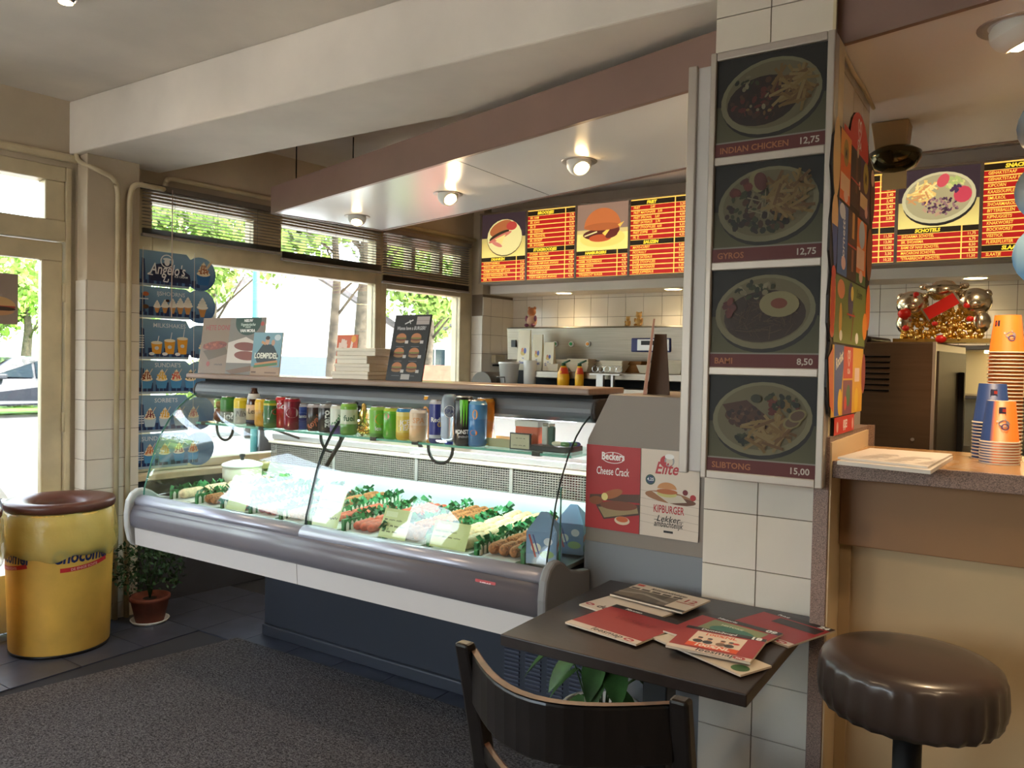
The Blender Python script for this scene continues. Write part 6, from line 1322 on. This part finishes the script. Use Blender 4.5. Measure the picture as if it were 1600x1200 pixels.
# ================================================================== yellow drum bins
M_yel = mat('drum_yellow', (226, 180, 84), .42, var=.08, scale=5, coat=.1)
M_lidb = mat('brown_lid', (92, 54, 44), .35, var=.06, scale=5)
M_bag = mat('bag_film', (214, 200, 120), .18, bump=.8, bscale=14, alpha=.5)
def bin_(x, y, label, first):
    t = thing('drum_bin', label, 'bin', (x, y, .002), 'yellow drum bins'); c = (x, y, .002)
    B().lathe([(.20, 0), (.212, .004), (.215, .02), (.228, .45), (.23, .66), (.222, .665), (.215, .10), (0, .09)], c, 48).obj('drum', M_yel, t)
    B().lathe([(.214, .0), (.2165, .006), (.2165, .014), (.212, .014)], c, 48, caps=False).obj('foot_ring', M_black, t)
    B().lathe([(.10, .60), (.105, .672), (.125, .695), (.20, .712), (.232, .708), (.237, .698), (.237, .680), (.23, .667), (.21, .665), (.13, .66)], c, 48, caps=False).obj('lid', M_lidb, t)
    # film bag folded over the rim, crinkled
    b = B(); n = 96; prof = [(.224, .668), (.236, .650), (.240, .60), (.243, .55), (.246, .50), (.243, .47), (.236, .462)]; r = random.Random(17); v = []; k = len(prof); ph_ = [r.uniform(0, 6.28) for _ in range(6)]
    for i in range(n):
        a = 2*math.pi*i/n
        for q, (rr, z) in enumerate(prof):
            wob = .004*math.sin(7*a+ph_[0]+q)+.003*math.sin(13*a+ph_[1]-q*1.7)+.002*math.sin(29*a+ph_[2]+2*q); v.append((x+(rr+max(wob, -.003))*math.cos(a), y+(rr+max(wob, -.003))*math.sin(a), .002+z+(.012*math.sin(5*a+ph_[3])+.006*math.sin(11*a+ph_[4]))*(q > 2)))
    b.add(v, [(i*k+q, ((i+1) % n)*k+q, ((i+1) % n)*k+q+1, i*k+q+1) for i in range(n) for q in range(k-1)], None, True); b.obj('bin_bag', M_bag, t)
    for off in (25, -66, 115, 205) if first else (35, -60):
        a = math.atan2(-y, -x)+math.radians(off); p = Pr(.30, .12, None, .00003); p.text('Chocomel', .15, .045, .085, (34, 44, 92), 'c', .03, .15, fit=.26)
        pts = [(.05+.22*i/10, .012+.025*(i/10)**2) for i in range(11)]; p.line(pts, .02, (196, 44, 50)); p.text('DE ENIGE ECHTE', .155, .012, .016, (226, 170, 160), 'c', .03, rot=.09, fit=.19)
        p.obj('print', PRINT, t, fn=lambda u, v, k_, a=a: (x+(.2272+.03*v+k_)*math.cos(a+(u-.15)/.226), y+(.2272+.03*v+k_)*math.sin(a+(u-.15)/.226), .398+v))
    return t
bin_(-3.873, 1.991, 'yellow drum bin with brown funnel lid standing before the tiled pilaster', True)
bin_(-3.905, 1.488, 'second yellow drum bin standing by the glass door', False)
# ================================================================== lamps
M_ring = mat('lamp_ring', (176, 166, 158), .35, metal=.4)
def spot(x, y, z, aim, label, energy, r=.075, bulb=True):
    t = thing('eyeball_spotlight', label, 'lamp', (x, y, z), 'eyeball spotlights')
    B().lathe([(r*.72, .0), (r*.98, -.004), (r, -.0015), (r, .0)], (x, y, z), 28, caps=False).obj('ring', M_ring, t)
    aim = Vector(aim).normalized(); q = aim.to_track_quat('Z', 'Y').to_matrix().to_4x4(); Mx = Matrix.Translation((x, y, z-.008)) @ q
    R_ = r*.72; prof = [(R_*math.cos(a), R_*math.sin(a)*.9) for a in (0, .25, .5, .7)]; a = .85; rim = (R_*math.cos(a), R_*math.sin(a)*.9); prof += [rim, (rim[0]*.86, rim[1]-.002), (rim[0]*.7, rim[1]-.012)]
    B(Mx).lathe(prof, n=28, caps=False).lathe([(R_, 0), (R_*.9, -.02), (R_*.5, -.04)], n=28, caps=False).obj('eyeball', M_white, t)
    bz = rim[1]-.010
    B(Mx).lathe([(rim[0]*.84, bz), (rim[0]*.7, bz+.012), (rim[0]*.4, bz+.02), (0, bz+.022)], n=20, caps=False).obj('bulb', M_bulb, t)
    l = bpy.data.lights.new('spot', 'SPOT'); l.energy = energy; l.color = (1, .72, .42); l.spot_size = math.radians(125); l.spot_blend = .6; l.shadow_soft_size = .03
    o = bpy.data.objects.new('spot_lamp', l); COL.objects.link(o); o.parent = t; o.matrix_parent_inverse = WM[t.name].inverted(); p = Vector((x, y, z-.008))+aim*(R_+.03); o.location = p; o.rotation_euler = (-aim).to_track_quat('Z', 'Y').to_euler()
    return t
LP = [onz(558, 338, 2.25), onz(700, 303, 2.25), onz(905, 252, 2.25), onz(1588, 40, 2.25)]
spot(LP[0].x, LP[0].y, 2.25, (.25, -.35, -.8), 'white eyeball spotlight in the soffit closest to the window blinds', 14)
spot(LP[1].x, LP[1].y, 2.25, (.6, -.25, -.6), 'white eyeball spotlight in the middle of the soffit', 14)
spot(LP[2].x, LP[2].y, 2.25, (.5, -.35, -.7), 'white eyeball spotlight in the soffit nearest the pillar', 16)
spot(LP[3].x, LP[3].y, 2.25, (.35, .2, -.8), 'large white eyeball spotlight over the bar', 34, .085)
cl_ = onz(103, -9, ZC)
t = thing('ceiling_spotlight', 'chrome ceiling spotlight before the painted beam', 'lamp', (cl_.x, cl_.y, ZC)); B().lathe([(.028, -.03), (.042, -.012), (.045, 0)], (cl_.x, cl_.y, ZC), 24).obj('ring', M_chrome, t); B().lathe([(.024, -.031), (0, -.034)], (cl_.x, cl_.y, ZC), 20, caps=False).obj('bulb', M_bulb, t)
l = bpy.data.lights.new('spot', 'SPOT'); l.energy = 14; l.color = (1, .78, .5); l.spot_size = math.radians(130); l.spot_blend = .7; l.shadow_soft_size = .03; o = bpy.data.objects.new('spot_lamp', l); COL.objects.link(o); o.parent = t; o.matrix_parent_inverse = WM[t.name].inverted(); o.location = (cl_.x, cl_.y, ZC-.05); o.rotation_euler = (math.radians(12), 0, 0)
# more of the shop's ceiling lights behind and beside the camera
for x, y in ((-1.4, .3), (.9, .4), (-2.6, -1.3), (.75, 1.45)):
    t = thing('ceiling_spotlight', 'warm ceiling spotlight over the seating', 'lamp', (x, y, ZC), 'ceiling spotlights over the seating'); B().lathe([(.028, -.03), (.042, -.012), (.045, 0)], (x, y, ZC), 20).obj('ring', M_chrome, t); B().lathe([(.024, -.031), (0, -.034)], (x, y, ZC), 16, caps=False).obj('bulb', M_bulb, t)
    l = bpy.data.lights.new('spot', 'SPOT'); l.energy = 22; l.color = (1, .74, .46); l.spot_size = math.radians(140); l.spot_blend = .7; l.shadow_soft_size = .04; o = bpy.data.objects.new('spot_lamp', l); COL.objects.link(o); o.parent = t; o.matrix_parent_inverse = WM[t.name].inverted(); o.location = (x, y, ZC-.05)
# downlights under the bulkhead
for px, py, wd in ((881, 462, 'above the paper trays'), (1052, 455, 'beside the tall picture box'), (1524, 439, 'above the paper cups')):
    q = onz(px, py, 1.965); y = 5.44; x = ony(px, py, y).x
    t = thing('downlight', 'round flush downlight under the menu board ' + wd, 'lamp', (x, y, 1.965), 'downlights under the bulkhead'); B().lathe([(.062, -.004), (.075, -.003), (.078, 0)], (x, y, 1.965), 28, caps=False).obj('ring', M_white, t); B().lathe([(.062, -.0035), (0, -.0036)], (x, y, 1.965), 24, caps=False).obj('lens', mat('downlight_glow', (255, 240, 200), emit=(255, 226, 160), es=9), t)
    l = bpy.data.lights.new('down', 'SPOT'); l.energy = 7; l.color = (1, .80, .50); l.spot_size = math.radians(140); l.spot_blend = .8; l.shadow_soft_size = .06; o = bpy.data.objects.new('down_lamp', l); COL.objects.link(o); o.parent = t; o.matrix_parent_inverse = WM[t.name].inverted(); o.location = (x, y, 1.955)
# fitting below the soffit: box with glossy dish and paper card
fx, fy = Xat(1385, 3.0), 3.0
t = thing('ceiling_fitting', 'beige box with dark glossy round dish hanging under the soffit', 'fitting', (fx, fy, 2.25)); B().add([(fx-.052, fy-.04, 2.135), (fx+.042, fy-.04, 2.135), (fx+.042, fy+.04, 2.135), (fx-.052, fy+.04, 2.135), (fx-.068, fy-.05, 2.249), (fx+.05, fy-.05, 2.249), (fx+.05, fy+.05, 2.249), (fx-.068, fy+.05, 2.249)], [(0, 3, 2, 1), (4, 5, 6, 7), (0, 1, 5, 4), (1, 2, 6, 5), (2, 3, 7, 6), (3, 0, 4, 7)]).obj('box', mat('fitting_beige', (172, 146, 112), .5), t, bevel=.004)
B().lathe([(.0, 2.083-2.25), (.035, 2.086-2.25), (.065, 2.10-2.25), (.082, 2.13-2.25), (.083, 2.15-2.25), (.06, 2.165-2.25), (0, 2.168-2.25)], (fx+.004, fy, 2.25), 28, caps=False).obj('dish', mat('dish_dark', (70, 64, 44), .1, metal=.8), t)
B().box(fx-.035, fy-.002, 2.025, fx+.042, fy, 2.10).obj('card', M_card, t)
# cable over the pillar
pts = [(-.436, 2.168, 2.245), (-.428, 2.25, 2.24), (-.43, 2.4, 2.236), (-.428, 2.55, 2.24), (-.43, 2.74, 2.235)]
tag(B().tube(pts, .006, 8).obj('cable', M_frame), 'pale cable run along the pillar under the soffit', 'cable')

# ================================================================== outside: street, cars, houses, trees
GZ = -.12
M_pav = mat('pale_paving', (186, 180, 172), .85, var=.06, scale=3); M_road = mat('asphalt', (120, 118, 116), .9, var=.1, scale=8)
struct(B().box(-60, -60, GZ-.2, 12, 60, GZ), 'street_ground', M_pav)
struct(B(MW).box(-60, -16.5, GZ, 60, -9.5, GZ+.01), 'road', M_road)
struct(B(MW).box(-60, -60, GZ, 60, -17.5, GZ+.03), 'lawn', mat('lawn_green', (96, 134, 58), .9, var=.3, scale=3))
M_tyre = mat('tyre', (26, 26, 28), .7); M_rim = mat('wheel_rim', (176, 178, 182), .3, metal=.8); M_cg = mat('car_glass', (40, 50, 58), .06, coat=.5)
def car(loc, rz, col, label, sc=1.0):
    t = thing('car', label, 'car', loc, None, rz); Mx = WM[t.name] @ Matrix.Scale(sc, 4)
    m_ = mat('car_paint%d' % sum(col), col, .22, coat=.6)
    side = [(-2.15, .30), (-2.2, .55), (-2.1, .85), (-1.75, .95), (-1.1, 1.38), (-.4, 1.46), (.35, 1.42), (1.0, .98), (1.75, .86), (2.1, .70), (2.2, .45), (2.15, .28)]
    ws = [.80, .85, .86, .84, .64, .60, .60, .80, .80, .76, .80, .82]
    n = len(side); v = [(x, -w_, z) for (x, z), w_ in zip(side, ws)]+[(x, w_, z) for (x, z), w_ in zip(side, ws)]
    B(Mx).add(v, [tuple(range(n)), tuple(range(n, 2*n))[::-1]]+[(i, n+i, n+(i+1) % n, (i+1) % n) for i in range(n)]).obj('body', m_, t, bevel=.05, seg=3)
    for s_ in (-1, 1):
        B(Mx).add([(-1.55, s_*.82, .98), (-1.05, s_*.665, 1.32), (-.12, s_*.625, 1.38), (-.12, s_*.80, .95)], [(0, 1, 2, 3)]).add([(-.05, s_*.80, .95), (-.05, s_*.625, 1.385), (.38, s_*.63, 1.35), (.88, s_*.79, .98)], [(0, 1, 2, 3)]).obj('side_window', M_cg, t)
        B(Mx).prism([(1.95, .62), (2.16, .58), (2.1, .68), (1.8, .78)], s_*.58, s_*.815, 'y').obj('headlamp', mat('headlamp', (226, 230, 236), .1), t)
        B(Mx).box(.55, s_*.80, .92, .75, s_*.98, 1.04).obj('mirror', m_, t, bevel=.03)
        for x in (-1.35, 1.35):
            B(Mx).cyl((x, s_*.66, .32), (x, s_*.87, .32), .32, n=24).obj('tyre', M_tyre, t); w2 = B(Mx).cyl((x, s_*.862, .32), (x, s_*.874, .32), .20, n=20)
            for k in range(5): w2.box(x-.0, s_*.874, .32, x, s_*.874, .32)
            w2.obj('wheel', M_rim, t)
    B(Mx).add([(1.02, -.72, 1.0), (1.02, .72, 1.0), (.42, .56, 1.40), (.42, -.56, 1.40)], [(0, 1, 2, 3)]).add([(-1.72, -.74, .98), (-1.72, .74, .98), (-1.14, .58, 1.36), (-1.14, -.58, 1.36)], [(0, 1, 2, 3)]).obj('windscreen', M_cg, t)
    return t
hd = math.atan2(WE.y, WE.x)
def gpx(px, dist, z=GZ):
    a = YAW-math.atan((px-800)/F); return Vector((-dist*math.sin(a), dist*math.cos(a), z))
car((-6.5, .42, GZ), hd, (62, 76, 112), 'dark blue car parked close outside the glass door')
car(tuple(gpx(28, 22.6, GZ+.01)), hd+math.pi, (34, 38, 46), 'black car parked across the road beyond the door')
car(tuple(gpx(482, 14.5)), -.6, (226, 228, 230), 'white car parked outside the large window', 1.12)
# trees
M_trunk = mat('bark', (74, 66, 54), .9, var=.25, scale=9, bump=.6); M_fol = mat('sunlit_leaves', (124, 152, 70), .6, var=.35, scale=1.6)
def foliage_mesh(seed, n, rx, rz, s0, s1):
    r = random.Random(seed); b = B(); cl__ = [(r.uniform(-.6, .6)*rx, r.uniform(-.6, .6)*rx, r.uniform(-.6, .6)*rz, r.uniform(.35, .6)) for _ in range(12)]
    for k in range(n):
        c = cl__[k % 12]; d = Vector((r.gauss(0, 1), r.gauss(0, 1), r.gauss(0, 1))).normalized(); q = r.random()**.4; p = Vector((c[0]+d.x*rx*c[3]*q, c[1]+d.y*rx*c[3]*q, c[2]+d.z*rz*c[3]*q))
        u = Vector((r.gauss(0, 1), r.gauss(0, 1), r.gauss(0, 1))).normalized(); v_ = u.cross(d).normalized() if abs(u.dot(d)) < .99 else Vector((1, 0, 0)); s = r.uniform(s0, s1); b.add([p-u*s, p-v_*s*.6, p+u*s, p+v_*s*.6], [(0, 1, 2, 3)])
    return b.mesh('foliage', M_fol)
folA, folB = foliage_mesh(1, 6000, 2.4, 1.9, .07, .15), foliage_mesh(2, 5000, 2.0, 2.2, .08, .16); hedgeM = foliage_mesh(5, 3500, 1.3, .75, .05, .1)
def tree(s, d, h, r, label, fol, sc=1, lean=0, rot=0):
    b_ = Wp(s, d, GZ); t = thing('street_tree', label, 'tree', tuple(b_), 'trees along the street')
    B().tube([b_, b_+Vector((lean*.3, 0, h*.4)), b_+Vector((lean*.5, .1, h*.75)), b_+Vector((lean, 0, h*1.1))], r, 10, radii=[r*1.25, r, r*.85, r*.4]).obj('trunk', M_trunk, t); b = B()
    for k in range(5): a = k*1.3; b.tube([b_+Vector((lean*.5, .1, h*(.62+.08*k))), b_+Vector((lean+1.3*math.cos(a), 1.3*math.sin(a), h*(.95+.07*k)))], r*.3, 6, r1=r*.1)
    b.obj('branch', M_trunk, t); o = share(fol, 'foliage', t, basis=Matrix.Translation(b_+Vector((lean, 0, h*1.15))) @ Matrix.Rotation(rot, 4, 'Z') @ Matrix.Scale(sc, 4)); o['kind'] = 'stuff'
def ptree(px, dist, h, r, label, fol, sc, lean=0, rot=0):
    p = gpx(px, dist)-W0; tree(p.dot(WE), p.dot(WN), h, r, label, fol, sc, lean, rot)
ptree(516, 10.8, 3.4, .065, 'slim dark-trunked tree outside the large window', folA, .62)
ptree(562, 18.5, 4.6, .19, 'thick pale-trunked tree outside near the window mullion', folB, .95, .1, 1)
ptree(325, 20, 3.6, .12, 'thin tree outside beside the blue banner', folA, .8, 0, 2)
ptree(668, 27, 3.6, .16, 'leafy tree beyond the small kitchen window', folB, 1.0, 0, 1.4)
for k in range(9):
    ptree((-540, -230, -110, 40, 140, 255, 560, 690, 790)[k], (29, 42, 29, 40, 52, 62, 56, 58, 50)[k], 3.4+.3*(k % 3), .2, ('leafy tree far beyond the seating windows', 'broad tree across the road left of the door', 'tall tree across the road behind the bins side', 'leafy tree across the road behind the black car', 'dense tree across the road right of the black car', 'tree across the road beyond the blue banner', 'leafy tree far behind the window mullion', 'distant tree beyond the tiled roof', 'distant tree at the kitchen end of the street')[k], (folA, folB)[k % 2], 1.15, 0, k)
tree(-6.5, -7.5, 3.6, .18, 'street tree beside the seating windows', folA, .8, 0, .7)
tree(-2.6, -11.5, 3.6, .15, 'young street tree seen past the seating windows', folB, .7, 0, .2)
for k, (px, dist, sc) in enumerate(((672, 12, .7), (728, 18, .8), (318, 25, 1.0), (72, 26, .9), (-140, 26, 1.0), (432, 21, .7))):
    b_ = gpx(px, dist, GZ+.72*sc); o = share(hedgeM, 'hedge_bush', None, basis=Matrix.Translation(b_) @ Matrix.Rotation(k, 4, 'Z') @ Matrix.Scale(sc, 4)); tag(o, ('pale leafy bush outside beside the window mullion', 'round bush behind the brown garden wall outside', 'bush across the street beyond the blue banner', 'bush across the road right of the black car', 'bush across the road behind the black car', 'bush in front of the white house')[k], 'bush', 'bushes outside the windows')
g0, g1 = gpx(648, 9.6), gpx(745, 9.9); gt = (g1-g0).normalized(); gn = Vector((-gt.y, gt.x, 0))*.12
gw = B().prism([tuple(g0.xy), tuple(g1.xy), tuple((g1+gn).xy), tuple((g0+gn).xy)], GZ, 1.36).obj('garden_wall', mat('red_wall', (150, 84, 66), .85, var=.1, scale=14)); tag(gw, 'low red brown garden wall outside the small window', 'wall')
def house(s, d, w_, dp, hw, hr, col, label, rz=0):
    b_ = Wp(s, d, GZ); t = thing('house', label, 'house', tuple(b_), None, hd+rz); Mx = WM[t.name]
    B(Mx).prism([(-w_/2, 0), (w_/2, 0), (w_/2, hw), (0, hw+hr), (-w_/2, hw)], 0, dp, 'y').obj('wall', mat('render%d' % sum(col), col, .8), t)
    for sg_ in (-1, 1): B(Mx).add([(0, -.3, hw+hr+.12), (0, dp+.3, hw+hr+.12), (sg_*(w_/2+.4), dp+.3, hw-.2), (sg_*(w_/2+.4), -.3, hw-.2)], [(0, 1, 2, 3)]).obj('roof_slope', mat('roof_tile', (92, 88, 90), .8, var=.15, scale=20), t, solid=.16)
    for x, z in (((-w_*.25, 1.0), (w_*.25, 1.0), (0, hw-.3)) if col[0] < 200 else ()):
        f = B(Mx).box(x-.6, -.06, z, x+.6, .02, z+1.2).obj('window', M_white, t); B(Mx).box(x-.5, -.075, z+.1, x-.03, -.055, z+1.1).box(x+.03, -.075, z+.1, x+.5, -.055, z+1.1).obj('pane', M_cg, f)
    for y in (dp*.3, dp*.7):
        f = B(Mx).box(w_/2-.02, y-.6, 1, w_/2+.06, y+.6, 2.2).obj('window', M_white, t); B(Mx).box(w_/2+.055, y-.5, 1.1, w_/2+.075, y+.5, 2.1).obj('pane', M_cg, f)
        f = B(Mx).box(-w_/2-.06, y-.6, 1, -w_/2+.02, y+.6, 2.2).obj('window', M_white, t); B(Mx).box(-w_/2-.075, y-.5, 1.1, -w_/2-.055, y+.5, 2.1).obj('pane', M_cg, f)
def phouse(px, dist, *a):
    p = gpx(px, dist)-W0; house(p.dot(WE), p.dot(WN), *a)
phouse(452, 27, 8, 7, 2.5, 2.2, (240, 238, 232), 'white rendered house with gable across the street', -.4)
phouse(735, 36, 7, 6, 1.9, 1.7, (190, 170, 150), 'low house with dark tiled roof beyond the small window', -1.2)
ls = gpx(398, 13); t = thing('street_lamp', 'teal street lamp post outside the large window', 'lamp post', tuple(ls)); B().cyl(ls, ls+Vector((0, 0, 4.6)), .06, .045, 12).obj('post', mat('teal_paint', (70, 130, 130), .5), t); B().box(ls.x-.1, ls.y-.3, ls.z+4.6, ls.x+.1, ls.y+.3, ls.z+4.72).obj('lantern', M_white, t, bevel=.03)
